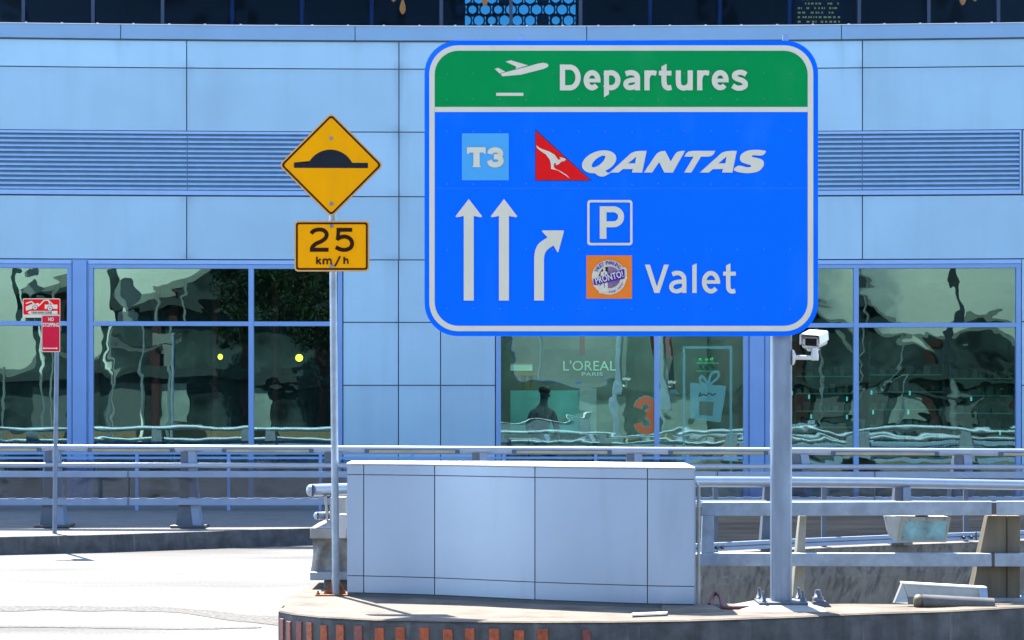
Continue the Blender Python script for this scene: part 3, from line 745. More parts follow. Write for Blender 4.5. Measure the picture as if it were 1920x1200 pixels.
o = MB().hexa([P(1224, 668, 43.6), P(1228, 668, 43.6), P(1228, 668, 43.7), P(1224, 668, 43.7)], [P(1214, 600, 43.6), P(1222, 600, 43.6), P(1222, 600, 43.7), P(1214, 600, 43.7)]).build('hanging_scarf', M['redcloth'], None, .006)
tag(o, 'narrow red scarf hanging left of the shop window mullion', 'scarf')
o = MB().hexa([P(1087, 667, 45.2), P(1097, 665, 45.2), P(1097, 665, 45.3), P(1087, 667, 45.3)], [P(1087, 600, 45.2), P(1096, 600, 45.2), P(1096, 600, 45.3), P(1087, 600, 45.3)]).build('hanging_banner', M['redcol'], None, .006)
tag(o, 'small dull red hanging banner above the lit shop lettering', 'banner')
# shelving in the right shop window
def shelf_unit(x0, x1, label, dz):
    t_ = thing('shelf_unit', P((x0 + x1) / 2, 900, 46.5), label, 'shelf unit', 'glass shelving in the right shop window')
    rows = (705, 737, 770, 800, 832)
    mb = MB()
    for r_ in rows: inbox(mb, x0, x1, r_ + dz, r_ + dz + 2.0, 46.6, 46.25)
    mb.build('shelf', M['tealline'], t_)
    mb = MB(); inbox(mb, x0 - 3, x0, 640, 930, 46.65, 46.2); inbox(mb, x1, x1 + 3, 640, 930, 46.65, 46.2); mb.build('upright', M['steeldark'], t_)
    mb = MB(); inbox(mb, x0, x1, 690, 930, 46.68, 46.62); mb.build('back_panel', mat('olive shelf back', (.11, .10, .06), .7, var=.4, scale=4), t_)
    return t_
shelf_unit(1488, 1596, 'glass shelf unit seen in the narrow pane beside the camera arm', 0)
shelf_unit(1625, 1760, 'glass shelf unit in the wide right pane, near its mullion', -3)
shelf_unit(1775, 1890, 'glass shelf unit at the far right end of the wide pane', 4)
names_ = {'box': 0}
pal = [mat('pack %d' % i, c_, .5) for i, c_ in enumerate(((.30, .24, .16), (.16, .10, .08), (.34, .34, .30), (.10, .16, .20), (.26, .14, .08), (.30, .28, .14)))]
for x0, x1, dz, side in ((1488, 1596, 0, 'narrow pane'), (1625, 1760, -3, 'wide pane by the mullion'), (1775, 1890, 4, 'far right end')):
    for ri, r_ in enumerate((705, 737, 770, 800, 832)):
        x = x0 + 4; k = 0
        while x < x1 - 14:
            w = random.uniform(6, 14); h_ = random.uniform(8, 19)
            mb = MB(); inbox(mb, x, x + w, r_ + dz - h_, r_ + dz - .3, 46.5, 46.35); o = mb.build('gift_pack', random.choice(pal), None, .006)
            tag(o, 'small boxed goods on the glass shelves seen through the %s' % side, 'boxed goods', 'boxed goods on the shelves, ' + side); x += w + random.uniform(2, 9); k += 1
for i, (x, y) in enumerate(((1485, 741), (1517, 748), (1588, 752), (1634, 740), (1706, 741), (1821, 752), (1521, 785), (1588, 786), (1637, 777), (1703, 777), (1875, 816))):
    c = P(x, y, 46.2); o = MB().lathe(c, (0, 0, 1), [(0, .012), (.01, .018), (.07, .018), (.085, .008)], 8).build('shelf_spotlight', M['tealglow'])
    tag(o, 'small glowing cyan spotlight on the glass shelving, %s from the left' % words[i], 'spotlight', 'cyan shelf spotlights')

# person seated behind the shop counter
def skin_body(name, joints, edges, m, parent, lvl=2):
    me = bpy.data.meshes.new(name); me.from_pydata([j[0] for j in joints], edges, []); me.materials.append(m)
    o = bpy.data.objects.new(name, me); COL.objects.link(o)
    if parent: o.parent = parent; o.matrix_parent_inverse = parent.matrix_basis.inverted()
    md = o.modifiers.new('skin', 'SKIN'); md.use_smooth_shade = True
    for i, j in enumerate(joints):
        r = j[1]; me.skin_vertices[0].data[i].radius = (r, r) if not isinstance(r, tuple) else r
    me.skin_vertices[0].data[0].use_root = True
    sb = o.modifiers.new('sub', 'SUBSURF'); sb.levels = lvl; sb.render_levels = lvl
    return o
pc = P(1016, 795, 44.2)
def pp(px, py, dy=0.0): q = P(px, py, 44.2); return (q.x, q.y + dy, q.z)
pt = thing('person', (pc.x, pc.y, pc.z), 'person in dark grey shirt seated in profile behind the shop window, leaning forward', 'person')
J = [(pp(1005, 848), .17), (pp(1008, 825), .185), (pp(1014, 795), .195), (pp(1017, 773), .135), (pp(1019, 757), .062), (pp(1021, 745), .085), (pp(1021, 733), .098), (pp(1021, 727), .07),
     (pp(998, 774, -.12), .075), (pp(989, 806, -.2), .058), (pp(1022, 818, -.28), .042), (pp(1036, 774, .12), .075), (pp(1045, 805, .06), .058), (pp(1046, 824, -.14), .042),
     (pp(1038, 848, -.1), .08), (pp(1040, 900, -.1), .06), (pp(1040, 945, -.1), .045), (pp(1050, 949, -.1), .04), (pp(1038, 848, .1), .08), (pp(1040, 900, .1), .06), (pp(1040, 945, .1), .045), (pp(1050, 949, .1), .04),
     (pp(1030, 818, -.28), .035), (pp(1048, 829, -.2), .035)]
E_ = [(0, 1), (1, 2), (2, 3), (3, 4), (4, 5), (5, 6), (6, 7), (3, 8), (8, 9), (9, 10), (3, 11), (11, 12), (12, 13), (0, 14), (14, 15), (15, 16), (16, 17), (0, 18), (18, 19), (19, 20), (20, 21), (10, 22), (13, 23)]
for s_, wv in ((-1, 22), (1, 23)):
    wx, wy, wd_ = ((1030, 818, -.28), (1048, 829, -.2))[s_ > 0]
    for k in range(4):
        q = (k - 1.5) * .019; ln_ = (3.6, 4.4, 4.1, 3.0)[k]
        J.append((pp(wx + ln_, wy + .4, wd_ + q), .009)); E_.append((wv, len(J) - 1))
        J.append((pp(wx + ln_ + 2.6, wy + 2.6, wd_ + q), .008)); E_.append((len(J) - 2, len(J) - 1))
    J.append((pp(wx + 2.5, wy - 3, wd_ - s_ * .045), .010)); E_.append((wv, len(J) - 1))
body = skin_body('body', J, E_, M['shirt'], pt)
MB().lathe(pp(1021, 737), (0, 0, 1), [(0, .092), (.03, .108), (.07, .108), (.11, .085), (.13, .04), (.135, .003)], 16).build('hair', M['hair'], pt)
MB().hexa([pp(1029.5, 744, -.015), pp(1032.5, 744, 0), pp(1029.5, 744, .015), pp(1028, 744, 0)], [pp(1029.2, 738, -.008), pp(1030, 738, 0), pp(1029.2, 738, .008), pp(1028, 738, 0)]).build('nose', M['shirt'], pt)
ch = thing('office_chair', pp(1005, 950), 'dark office chair under the seated person behind the shop window', 'chair')
MB().box(P(993, 862, 44.0), (P(1030, 866, 44).x, 44.45, P(1030, 866, 44).z)).build('seat', M['indark'], ch, .02)
MB().box(P(990, 800, 44.05), (P(993, 858, 44).x, 44.4, P(993, 858, 44).z)).build('backrest', M['indark'], ch, .01)
MB().lathe(pp(1011, 952), (0, 0, 1), [(0, .25), (.03, .24), (.05, .03), (.82, .03)], 10).build('leg', M['indark'], ch)

# ---------------------------------------------------------------- slim balustrade in front of the terminal
ba = thing('balustrade', (-4, 38, KERB), 'slim pale blue balustrade with glass infill standing close to the terminal wall', 'balustrade')
mb = MB(); pts_ = [P(x, 849, 38.2) for x in (-120, 1392)]; mb.sweep(pts_, [(-.025, -.025), (.025, -.025), (.025, .025), (-.025, .025)]); mb.sweep([P(x, 858.5, 38.2) for x in (-120, 1392)], [(-.02, -.018), (.02, -.018), (.02, .018), (-.02, .018)]); mb.sweep([P(x, 944, 38.2) for x in (-120, 1392)], [(-.02, -.03), (.02, -.03), (.02, .03), (-.02, .03)])
mb.build('rail', M['frame'], ba)
xs_ = [-87 + 172 * k for k in range(9)]
for x in xs_:
    a = P(x - 3, 849, 38.2); b = P(x + 3, 849, 38.2)
    MB().box((a.x, 38.17, KERB), (b.x, 38.23, a.z - .025)).build('post', M['frame'], ba)
for a, b in zip(xs_, xs_[1:]):
    p0 = P(a + 5, 862, 38.2); p1 = P(b - 5, 940, 38.2)
    MB().box((p0.x, 38.19, p1.z), (p1.x, 38.205, p0.z)).build('glass_panel', M['railglass'], ba)

# ---------------------------------------------------------------- bridge rail with light strips and glass panels
br = thing('bridge_railing', (0, 32.9, KERB), 'long silver road railing with tube handrails, light strips and glass panels before the terminal', 'railing')
def rp_(px, py, dy=0): Y = road_rail_Y(px) + dy; return P(px, py, Y)
rx = [-420 + 120 * k for k in range(24)]
def lin(px, a, b): return a + (b - a) * px / 1920
MB().tube([rp_(x, lin(x, 839.5, 848)) for x in rx], .05).build('handrail', M['railpaint'], br)
MB().tube([rp_(x, lin(x, 872, 876), -.05) for x in rx], .036).build('mid_rail', M['railpaint'], br)
MB().sweep([rp_(x, lin(x, 889, 890.5), -.07) for x in rx], [(-.03, -.042), (.03, -.042), (.03, .042), (-.03, .042)]).build('top_beam', M['railframe'], br, .004)
MB().sweep([rp_(x, lin(x, 941, 938), -.07) for x in rx], [(-.03, -.045), (.03, -.045), (.03, .045), (-.03, .045)]).build('bottom_beam', M['railframe'], br, .004)
mb = MB()
for k in range(-10, 70):
    x = k * 30.6 + 24; q = rp_(x, lin(x, 934.2, 931.2), -.09); mb.box(q - Vector((.05, .015, .004)), q + Vector((.05, .015, .006)))
mb.build('clip', M['railpaint'], br)
gx = [-420, -170, 240, 655, 1070, 1345, 1640, 1930, 2300]
for a, b in zip(gx, gx[1:]):
    vs = [rp_(a + 1.5, lin(a, 895, 896.4), -.07), rp_(b - 1.5, lin(b, 895, 896.4), -.07), rp_(b - 1.5, lin(b, 934.6, 931.6), -.07), rp_(a + 1.5, lin(a, 934.6, 931.6), -.07)]
    MB().prism(vs, (0, .012, 0)).build('glass_panel', M['railglass'], br)
    q = rp_(b, 884, -.10); MB().box((q.x - .006, q.y - .012, rp_(b, 946).z), (q.x + .006, q.y + .02, q.z)).build('panel_joint', M['stripcap'], br)
def strip(x0, x1):
    q0, q1 = rp_(x0, lin(x0, 842.5, 851), -.035), rp_(x1, lin(x1, 842.5, 851), -.035)
    o = MB().sweep([q0, q1], [(-.03, -.030), (.03, -.030), (.024, .028), (-.03, .028)]).build('light_strip', M['stripcap'], br)
    q0, q1 = q0 + Vector((.06, -.036, .0)), q1 + Vector((-.06, -.036, .0))
    MB().sweep([q0, q1], [(-.006, -.024), (.006, -.024), (.006, .014), (-.006, .014)]).build('lens', M['lightstrip'], o)
for a, b in ((-340, -170), (-92, 78), (165, 327), (417, 588), (684, 862), (960, 1147), (1253, 1440), (1558, 1760), (1872, 2060)): strip(a, b)
def rail_post(px, zb):
    Y = road_rail_Y(px); X = (px - 960) / F * Y; zt = rp_(px, lin(px, 844, 853)).z
    wt, wb = .20, .33
    mb = MB()
    def prof(z, w, d): return [Vector((X - w / 2, Y - .02, z)), Vector((X + w / 2, Y - .02, z)), Vector((X + w / 2, Y + d, z)), Vector((X - w / 2, Y + d, z))]
    z = [zb + .03, zb + .25, zb + .6, zt]; w = [wb, wb * .86, wt * 1.12, wt]; d = [.34, .26, .18, .12]
    for i in range(3): mb.hexa(prof(z[i], w[i], d[i]), prof(z[i + 1], w[i + 1], d[i + 1]))
    o = mb.build('post', M['railpost'], br)
    mb = MB()
    for i in range(3):                                     # flange down the right side, paler material stands in for its lit face
        a, b = prof(z[i], w[i], d[i]), prof(z[i + 1], w[i + 1], d[i + 1])
        q = lambda v, s: v + Vector((s, -.014, 0))
        mb.hexa([q(a[1], -.10), q(a[1], .006), q(a[2], .006), q(a[2], -.10)], [q(b[1], -.10), q(b[1], .006), q(b[2], .006), q(b[2], -.10)])
    mb.build('flange', M['railframe'], o)
    MB().box((X - .24, Y - .08, zb), (X + .24, Y + .42, zb + .035)).build('base_plate', M['steeldark'], o, .006)
for px in (-190, 98, 353, 622, 899, 1189, 1500, 1805, 2110): rail_post(px, KERB + .006 if px < 1250 else .60)
# low concrete wall that carries the railing on the right
o = MB().prism([Vector((1.9, 32.15, -.01)), Vector((1.9, 32.15, .595)), Vector((1.9, 32.75, .595)), Vector((1.9, 32.75, -.01))], (9, -.35, 0)).build('concrete_wall', M['boardwall'])
tag(o, 'low board marked concrete wall under the far railing, behind the galvanised barrier', 'wall')

# ---------------------------------------------------------------- nearer bridge parapet and its tube rails
pw = thing('concrete_parapet', (1.9, 24.5, 0), 'curved concrete parapet with tube rails on posts and an end block beside the panelled box', 'parapet')
bx_ = [640, 760, 880, 1000, 1150, 1303, 1400, 1480, 1570, 1660, 1800, 1930, 2300]
vs = []
for x in bx_:
    vs += [Bpt(x, -1.7, -.06), Bpt(x, .10, -.06), Bpt(x, .42, .06), Bpt(x, .42, .36), Bpt(x, -1.7, .36)]
MB().add(vs, [(i * 5 + k, (i + 1) * 5 + k, (i + 1) * 5 + k + 1, i * 5 + k + 1) for i in range(len(bx_) - 1) for k in range(4)] + [(0, 1, 2, 3, 4)]).build('wall', M['wallstreak'], pw)
ztop = [(585, 1.215), (1303, 1.16), (1640, 1.10), (1930, 1.035), (2300, .98)]
def zl(px, table):
    for (a, za), (b, zb) in zip(table, table[1:]):
        if px <= b: break
    return za + (zb - za) * (px - a) / (b - a)
tx = [584, 600, 640, 700, 800, 950, 1120, 1303, 1480, 1660, 1800, 1930, 2300]
mb = MB(); mb.tube([Bpt(x, zl(x, ztop)) for x in tx], .054, 16)
mb.lathe(Bpt(584, zl(584, ztop)), Vector((-1, -.15, 0)), [(0, .054), (.025, .048), (.04, .030), (.046, .004)], 16)
mb.build('top_tube', M['railpaint'], pw)
mb = MB(); mb.tube([Bpt(x + 10, zl(x, ztop) - .222) for x in tx], .034, 14); mb.lathe(Bpt(594, zl(584, ztop) - .222), Vector((-1, -.15, 0)), [(0, .034), (.018, .028), (.026, .012), (.028, .002)], 14); mb.build('mid_tube', M['railpaint'], pw)
mb = MB(); mb.sweep([Bpt(x, .50, -.14) for x in tx[2:]], [(-.03, -.042), (.03, -.042), (.03, -.006), (.018, .0), (.03, .006), (.03, .042), (-.03, .042)]); mb.build('lower_bar', M['railframe'], pw)
mb = MB()
for px in (1309, 1341, 1351, 1801, 1815, 1837):
    mb.lathe(Bpt(px, .495, -.165), (0, -1, 0), [(0, .026), (.012, .026), (.014, .018), (.04, .016), (.05, .004)], 8)
mb.build('bolt', M['steeldark'], pw)
mb = MB(); q = Bpt(1825, .5, -.178); mb.box(q - Vector((.006, .01, .045)), q + Vector((.006, .004, .045))); mb.build('bar_joint', M['steeldark'], pw)
for px in (1000, 1220, 1446, 1690, 1990):
    b = Bpt(px, .42, .05); t = Bpt(px, zl(px, ztop) - .045, .02); X = b.x
    mb = MB()
    mb.hexa([(X - .11, b.y - .06, .42), (X + .02, b.y - .06, .42), (X + .02, b.y + .22, .42), (X - .11, b.y + .22, .42)], [(X - .07, t.y - .05, t.z), (X + .01, t.y - .05, t.z), (X + .01, t.y + .12, t.z), (X - .07, t.y + .12, t.z)])
    o = mb.build('post', M['railpost'], pw)
    MB().hexa([(X + .022, b.y - .075, .42), (X + .12, b.y - .075, .42), (X + .12, b.y + .22, .42), (X + .022, b.y + .22, .42)], [(X + .012, t.y - .065, t.z), (X + .095, t.y - .065, t.z), (X + .095, t.y + .12, t.z), (X + .012, t.y + .12, t.z)]).build('flange', M['railframe'], o)
for px in (1345, 1550, 1818):
    b = Bpt(px, .42, .2); MB().box((b.x - .025, b.y, .42), (b.x + .025, b.y + .06, zl(px, ztop) - .03)).build('baluster', M['railpost'], pw)
# end block beside the panelled box
def eb(x0, x1, y0, y1, Y0, Y1): a = P(x0, y0, Y0); b = P(x1, y1, Y0); return MB().box((a.x, Y0, a.z), (b.x, Y1, b.z))
a = [P(581, 1011, 20.75), P(660, 1011, 20.75)]
mb = MB(); z0, z1, z2 = P(0, 1010, 20.75).z, P(0, 991, 20.75).z, P(0, 979, 20.75).z
xl, xr = P(581, 0, 20.75).x, P(690, 0, 20.75).x
mb.hexa([(xl, 20.75, z0), (xr, 20.75, z0), (xr, 21.7, z0), (xl, 21.7, z0)], [(xl, 20.75, z1), (xr, 20.75, z1), (xr, 21.7, z1), (xl, 21.7, z1)])
mb.hexa([(xl, 20.75, z1 + .001), (xr, 20.75, z1 + .001), (xr, 21.7, z1 + .001), (xl, 21.7, z1 + .001)], [(xl + .13, 20.95, z2), (xr, 20.95, z2), (xr, 21.7, z2), (xl + .13, 21.7, z2)])
mb.build('end_ledge', M['block'], pw, .012)
# draped cover under the ledge: a gathered sheet
mb = MB(); nx, nz = 36, 14; vs = []
x0, x1 = P(585, 0, 20.85).x, P(688, 0, 20.85).x; zt, zb = z0 - .002, P(0, 1072, 20.8).z
for j in range(nz + 1):
    for i in range(nx + 1):
        u, v = i / nx, j / nz; fold = .028 * math.sin(u * 21 + 2.2 * v + math.sin(v * 3) * 1.2) * (.35 + .65 * v) + .02 * math.sin(u * 9 - v * 5)
        vs.append((x0 + (x1 - x0) * u + .014 * math.sin(v * 4 + u * 7), 20.82 + fold - .03 * v, zt + (zb - zt) * v))
mb.add(vs, [(j * (nx + 1) + i, j * (nx + 1) + i + 1, (j + 1) * (nx + 1) + i + 1, (j + 1) * (nx + 1) + i) for j in range(nz) for i in range(nx)], True)
mb.add([vs[j * (nx + 1)] for j in range(nz + 1)] + [(x0, 21.6, vs[j * (nx + 1)][2]) for j in range(nz + 1)], [(j, j + 1, j + 2 + nz, j + 1 + nz) for j in range(nz)])
mb.build('draped_cover', M['tarp'], pw, fix=False)
eb(581, 690, 1073, 1088, 20.7, 21.6).build('bar_end', M['galv'], pw, .006)
eb(607, 690, 1088.3, 1118, 20.8, 21.5).build('footing', M['block'], pw, .01)
mb = MB(); mb.hexa([P(612, 985, 20.95), P(617, 985, 20.95), P(617, 985, 21.1), P(612, 985, 21.1)], [P(608, 930, 20.95), P(613, 930, 20.95), P(613, 930, 21.1), P(608, 930, 21.1)])
a, b = P(618, 985, 20.95), P(648, 932, 20.95); mb.box((a.x, 20.95, a.z), (b.x, 21.15, b.z)); mb.build('end_post', M['offwhite'], pw, .006)
o = MB().prism([P(x, y, 20.5) for x, y in rrect(634, 964, 649, 1009, 4, 4)], (0, .12, 0)).build('junction_box', M['white'], None, .006)
tag(o, 'small white box fixed beside the panelled box, behind the speed sign pole', 'junction box')

# ---------------------------------------------------------------- panelled box
bxp = thing('panelled_box', (-.2, 19.5, ISL), 'long satin silver panelled box standing on the island below the large blue sign', 'enclosure')
pl = [(650, 19.97), (682, 19.95), (815, 19.74), (1003, 19.29), (1214, 18.92), (1302, 18.85)]
def plx(px, z, d=0.0):
    for (a, ya), (b, yb) in zip(pl, pl[1:]):
        if px <= b: break
    Y = ya + (yb - ya) * (px - a) / (b - a); return Vector(((px - 960) / F * Y, Y + d, z))
def curve_pts(a, b, n=6): return [a + (b - a) * k / n for k in range(n + 1)]
ys_ = dict(pl)
def smoothY(px):   # rounded plan of the box front
    xs = [p[0] for p in pl]; ysv = [p[1] for p in pl]
    for i in range(len(xs) - 1):
        if px <= xs[i + 1]: break
    a = ysv[max(i - 1, 0)]; b = ysv[i]; c = ysv[i + 1]; d = ysv[min(i + 2, len(xs) - 1)]; t = (px - xs[i]) / (xs[i + 1] - xs[i])
    h = xs[i + 1] - xs[i]
    m0 = (c - a) / (xs[i + 1] - xs[max(i - 1, 0)]) * h; m1 = (d - b) / (xs[min(i + 2, len(xs) - 1)] - xs[i]) * h
    return (2 * t ** 3 - 3 * t * t + 1) * b + (t ** 3 - 2 * t * t + t) * m0 + (-2 * t ** 3 + 3 * t * t) * c + (t ** 3 - t * t) * m1
def plq(px, z, d=0.0): Y = smoothY(px); return Vector(((px - 960) / F * Y, Y + d, z))
core = [plq(x, 0, .02) for x in range(651, 1302, 25)] + [plq(1301.5, 0, .02)]
cb = [Vector((core[-1].x - .02, 19.95, 0)), Vector((.3, 20.45, 0)), Vector((core[0].x + .02, 20.6, 0))]
loop = core + cb
MB().prism([Vector((p.x, p.y, ISL - .01)) for p in loop], (0, 0, 1.085)).build('core', M['joint'], bxp)
rows = [(.412, .545), (.552, 1.378), (1.385, 1.462)]
edges_ = [650, 682, 815, 1003, 1214, 1302.5]
for (z0, z1) in rows:
    for a, b in zip(edges_, edges_[1:]):
        n_ = max(2, int((b - a) / 20)); vs = []
        for k in range(n_ + 1):
            px = a + .9 + (b - a - 1.8) * k / n_
            vs += [plq(px, z0, 0), plq(px, z1, 0), plq(px, z1, .019), plq(px, z0, .019)]
        mb = MB(); mb.add(vs, [(i * 4 + k, i * 4 + (k + 1) % 4, (i + 1) * 4 + (k + 1) % 4, (i + 1) * 4 + k) for i in range(n_) for k in (1, 2, 3)] + [(0, 1, 2, 3), (n_ * 4 + 3, n_ * 4 + 2, n_ * 4 + 1, n_ * 4)])
        fv = [v for i in range(n_ + 1) for v in vs[i * 4:i * 4 + 2]]
        mb.add(fv, [(i * 2, i * 2 + 2, i * 2 + 3, i * 2 + 1) for i in range(n_)], True)
        mb.build('panel', M['plinth'], bxp, fix=False)
cap = [plq(x, 1.478, -.012) for x in range(650, 1302, 25)] + [plq(1303.2, 1.478, -.012)] + [Vector((core[-1].x + .012, 19.98, 1.478)), Vector((.3, 20.48, 1.478)), Vector((core[0].x - .012, 20.63, 1.478))]
MB().prism(cap, (0, 0, -.012)).build('top_cap', M['plinthcap'], bxp, .003)
rs = [Vector((core[-1].x + .003, 18.9, ISL + .03)), Vector((core[-1].x + .003, 19.94, ISL + .03)), Vector((core[-1].x + .003, 19.94, 1.462)), Vector((core[-1].x + .003, 18.9, 1.462))]
MB().prism(rs, (.012, 0, 0)).build('side_panel', M['plinth'], bxp)
q = core[-1]
o = MB().tube([Vector((q.x + .045, 18.98, ISL + .01)), Vector((q.x + .045, 18.98, 1.32)), Vector((q.x + .02, 18.98, 1.36))], .014, 8).build('conduit', M['offwhite']); tag(o, 'thin pale conduit running up the end of the panelled box', 'conduit')

# ---------------------------------------------------------------- big direction sign
SY = 18.75
sg = thing('direction_sign', P(1465, 1140, 18.9), 'large blue and green Departures direction sign on one galvanised post', 'sign')
solid_sheet(rrect(796, 76, 1534, 630, 62), SY, .05).build('sign_panel', M['signblue'], sg)
solid_sheet(rrect(798, 78, 1532, 628, 60), SY + .051, .004).build('sign_back', M['backmetal'], sg)
fl = Flat(SY - .004)
fl.poly(rrect(805, 85, 1525, 621, 54), [rrect(815, 95, 1514.5, 611, 45)])
fl.poly([(815.2, 200.5), (1514.3, 200.5), (1514.3, 210), (815.2, 210)])
fl.build('border', M['signwhite'], sg)
fl = Flat(SY - .003); g_ = [p for p in rrect(815.4, 95.4, 1514.1, 611, 44.6) if p[1] < 200]
hdr = [(x, y) for x, y in rrect(815.4, 95.4, 1514.1, 300, 44.6) if y < 160] + []
pt_r = [p for p in hdr if p[0] > 1100]; pt_l = [p for p in hdr if p[0] <= 1100]
fl.poly(pt_r + [(1514.1, 200.2), (815.4, 200.2)] + pt_l); fl.build('header_panel', M['signgreen'], sg)
LY = SY - .008
D = lambda pts: xf(pts, 3.692, 900, 80)
fl = Flat(LY); w = 36 / 3.692
fl.stroke(D([(571, 151), (571, 330)]), w, False)
fl.stroke(D([(571, 169.5), (622, 169.5)] + ell(622, 241, 57, 71.5, 85, -85) + [(622, 312.5), (571, 312.5)]), w, False)
def e_(ox, oy=0): 
    fl.stroke(D([(x + ox, y + oy) for x, y in ell(776, 260, 41, 52, 4, 318, 22)]), w, False)
    fl.stroke(D([(738 + ox, 262), (834 + ox, 262)]), 26 / 3.692, False)
e_(0)
fl.poly(D([(858, 192), (884, 192), (893, 205), (893, 357), (858, 379)])); fl.stroke(D(ell(906, 260, 49, 52, 145, -145, 20)), w, False)
def a_():
    fl.stroke(D([(1008, 216), (1035, 208), (1062, 210), (1083, 224), (1090, 248), (1090, 330)]), w)
    fl.stroke(D([(1085, 258), (1045, 260), (1015, 272), (1010, 294), (1028, 311), (1058, 309), (1085, 296)]), 34 / 3.692)
a_()
def r_(ox):
    fl.stroke(D([(1156 + ox, 192), (1156 + ox, 330)]), w, False); fl.stroke(D([(1158 + ox, 248), (1168 + ox, 220), (1190 + ox, 208), (1221 + ox, 213)]), 34 / 3.692)
r_(0)
fl.poly(D([(1256, 165), (1292, 146), (1292, 200), (1256, 200)])); fl.stroke(D([(1274, 195), (1274, 270), (1281, 300), (1300, 313), (1325, 309)]), w); fl.stroke(D([(1238, 211), (1325, 211)]), 33 / 3.692, False)
fl.stroke(D([(1373, 192), (1373, 270), (1382, 302), (1410, 314), (1440, 304), (1455, 280)]), w); fl.stroke(D([(1455, 192), (1455, 330)]), w, False)
r_(365); e_(887)
fl.stroke(D([(1842, 221), (1818, 208), (1788, 207), (1765, 219), (1763, 238), (1785, 252), (1815, 263), (1835, 280), (1832, 302), (1806, 314), (1775, 313), (1748, 298)]), w)
fl.build('header_lettering', M['signwhite'], sg); fl = Flat(LY)
# Valet
V_ = lambda pts: xf(pts, 6, 1080, 460); w = 51 / 6
fl.poly(V_([(775, 217), (832, 217), (910, 462), (990, 217), (1045, 217), (938, 536), (882, 536)]))
fl.stroke(V_([(1083, 326), (1125, 312), (1172, 316), (1206, 345), (1217, 392), (1217, 536)]), w)
fl.stroke(V_([(1212, 408), (1150, 410), (1092, 428), (1071, 468), (1092, 506), (1140, 517), (1185, 500), (1214, 478)]), 47 / 6)
fl.poly(V_([(1308, 225), (1358, 203), (1358, 536), (1308, 536)]))
fl.stroke(V_(ell(1518, 415, 77, 102, 4, 318, 24)), w, False); fl.stroke(V_([(1447, 412), (1621, 412)]), 40 / 6, False)
fl.poly(V_([(1688, 226), (1738, 203), (1738, 300), (1688, 300)])); fl.stroke(V_([(1713, 290), (1713, 450), (1722, 497), (1750, 518), (1792, 512)]), w); fl.stroke(V_([(1655, 319), (1798, 319)]), 45 / 6, False)
fl.build('valet_lettering', M['signwhite'], sg); fl = Flat(LY)
# P
Z_ = lambda pts: xf(pts, 5.333, 840, 360)
fl.stroke(Z_([(1551, 143), (1551, 468)]), 68 / 5.333, False)
fl.stroke(Z_([(1551, 173), (1655, 173)] + ell(1655, 248, 76, 75, 85, -85) + [(1655, 323), (1551, 323)]), 60 / 5.333, False)
fl.poly(rrect(1101, 375, 1186, 460, 6, 5), [rrect(1105.5, 379.5, 1181.5, 455.5, 3, 5)])
fl.build('parking_symbol', M['signwhite'], sg)
# QANTAS word
q_ = lambda pts: xf(pts, 4.174, 1000, 220)
def sell(cx, cy, a, b, sh, n=44): return [(cx + a * math.cos(2 * math.pi * k / n) - sh * b * math.sin(2 * math.pi * k / n), cy + b * math.sin(2 * math.pi * k / n)) for k in range(n)]
fl = Flat(LY)
fl.poly(q_(sell(515, 348, 128, 90, .45)), [q_(sell(510, 345, 36, 46, .85))])
fl.poly(q_([tuple(v) for v in cat([(478, 432), (520, 425), (552, 412), (580, 432), (605, 432), (585, 446), (555, 461), (525, 462), (500, 452)], True, 4)]), dy=.0004)
Aout = [(597, 432), (740, 303), (765, 280), (800, 266), (840, 262), (887, 262), (852, 432), (772, 432), (778, 405), (700, 405), (668, 432)]; Ah = [(742, 360), (805, 308), (797, 360)]
fl.poly(q_(Aout), [q_(Ah)]); fl.poly(q_([(x + 706, y) for x, y in Aout]), [q_([(x + 706, y) for x, y in Ah])])
fl.poly(q_([(865, 432), (948, 308), (970, 280), (998, 266), (1032, 262), (1075, 345), (1108, 290), (1128, 270), (1155, 263), (1188, 262), (1092, 432), (1025, 432), (985, 350), (930, 432)]))
fl.poly(q_([(1182, 308), (1195, 283), (1215, 267), (1250, 262), (1425, 262), (1410, 290), (1390, 304), (1360, 308), (1312, 308), (1237, 432), (1180, 432), (1255, 308)]))
fl.poly(q_([tuple(v) for v in cat([(1822, 268), (1795, 258), (1740, 254), (1680, 260), (1632, 285), (1616, 318), (1628, 348), (1668, 365), (1702, 376), (1700, 388), (1670, 390), (1606, 378), (1568, 410), (1610, 430), (1690, 437), (1765, 420), (1803, 375), (1795, 335), (1750, 318), (1712, 308), (1722, 297), (1790, 298)], True, 4)]))
fl.build('airline_wordmark', M['signwhite'], sg)
fl = Flat(SY - .004); fl.poly([(1003.2, 241.5), (1003.2, 339), (1110, 339)]); fl.build('tail_outline', M['navy'], sg)
fl = Flat(SY - .007); fl.poly([(1004.6, 245.5), (1004.6, 337.6), (1106, 337.6)]); tl = fl.build('tail_emblem', M['red'], sg)
kang = [(22, 217), (38, 232), (65, 247), (125, 268), (165, 292), (195, 332), (207, 330), (215, 324), (202, 311), (225, 315), (243, 320), (256, 333), (240, 342), (217, 347), (205, 362), (188, 372), (172, 372), (180, 364), (178, 358), (163, 360), (160, 372), (162, 392), (172, 402), (218, 424), (262, 452), (285, 479), (240, 446), (190, 415), (138, 404), (138, 370), (128, 330), (98, 290), (58, 264), (30, 240)]
fl = Flat(SY - .010); fl.poly(q_(kang)); fl.build('emblem_figure', M['signwhite'], tl)
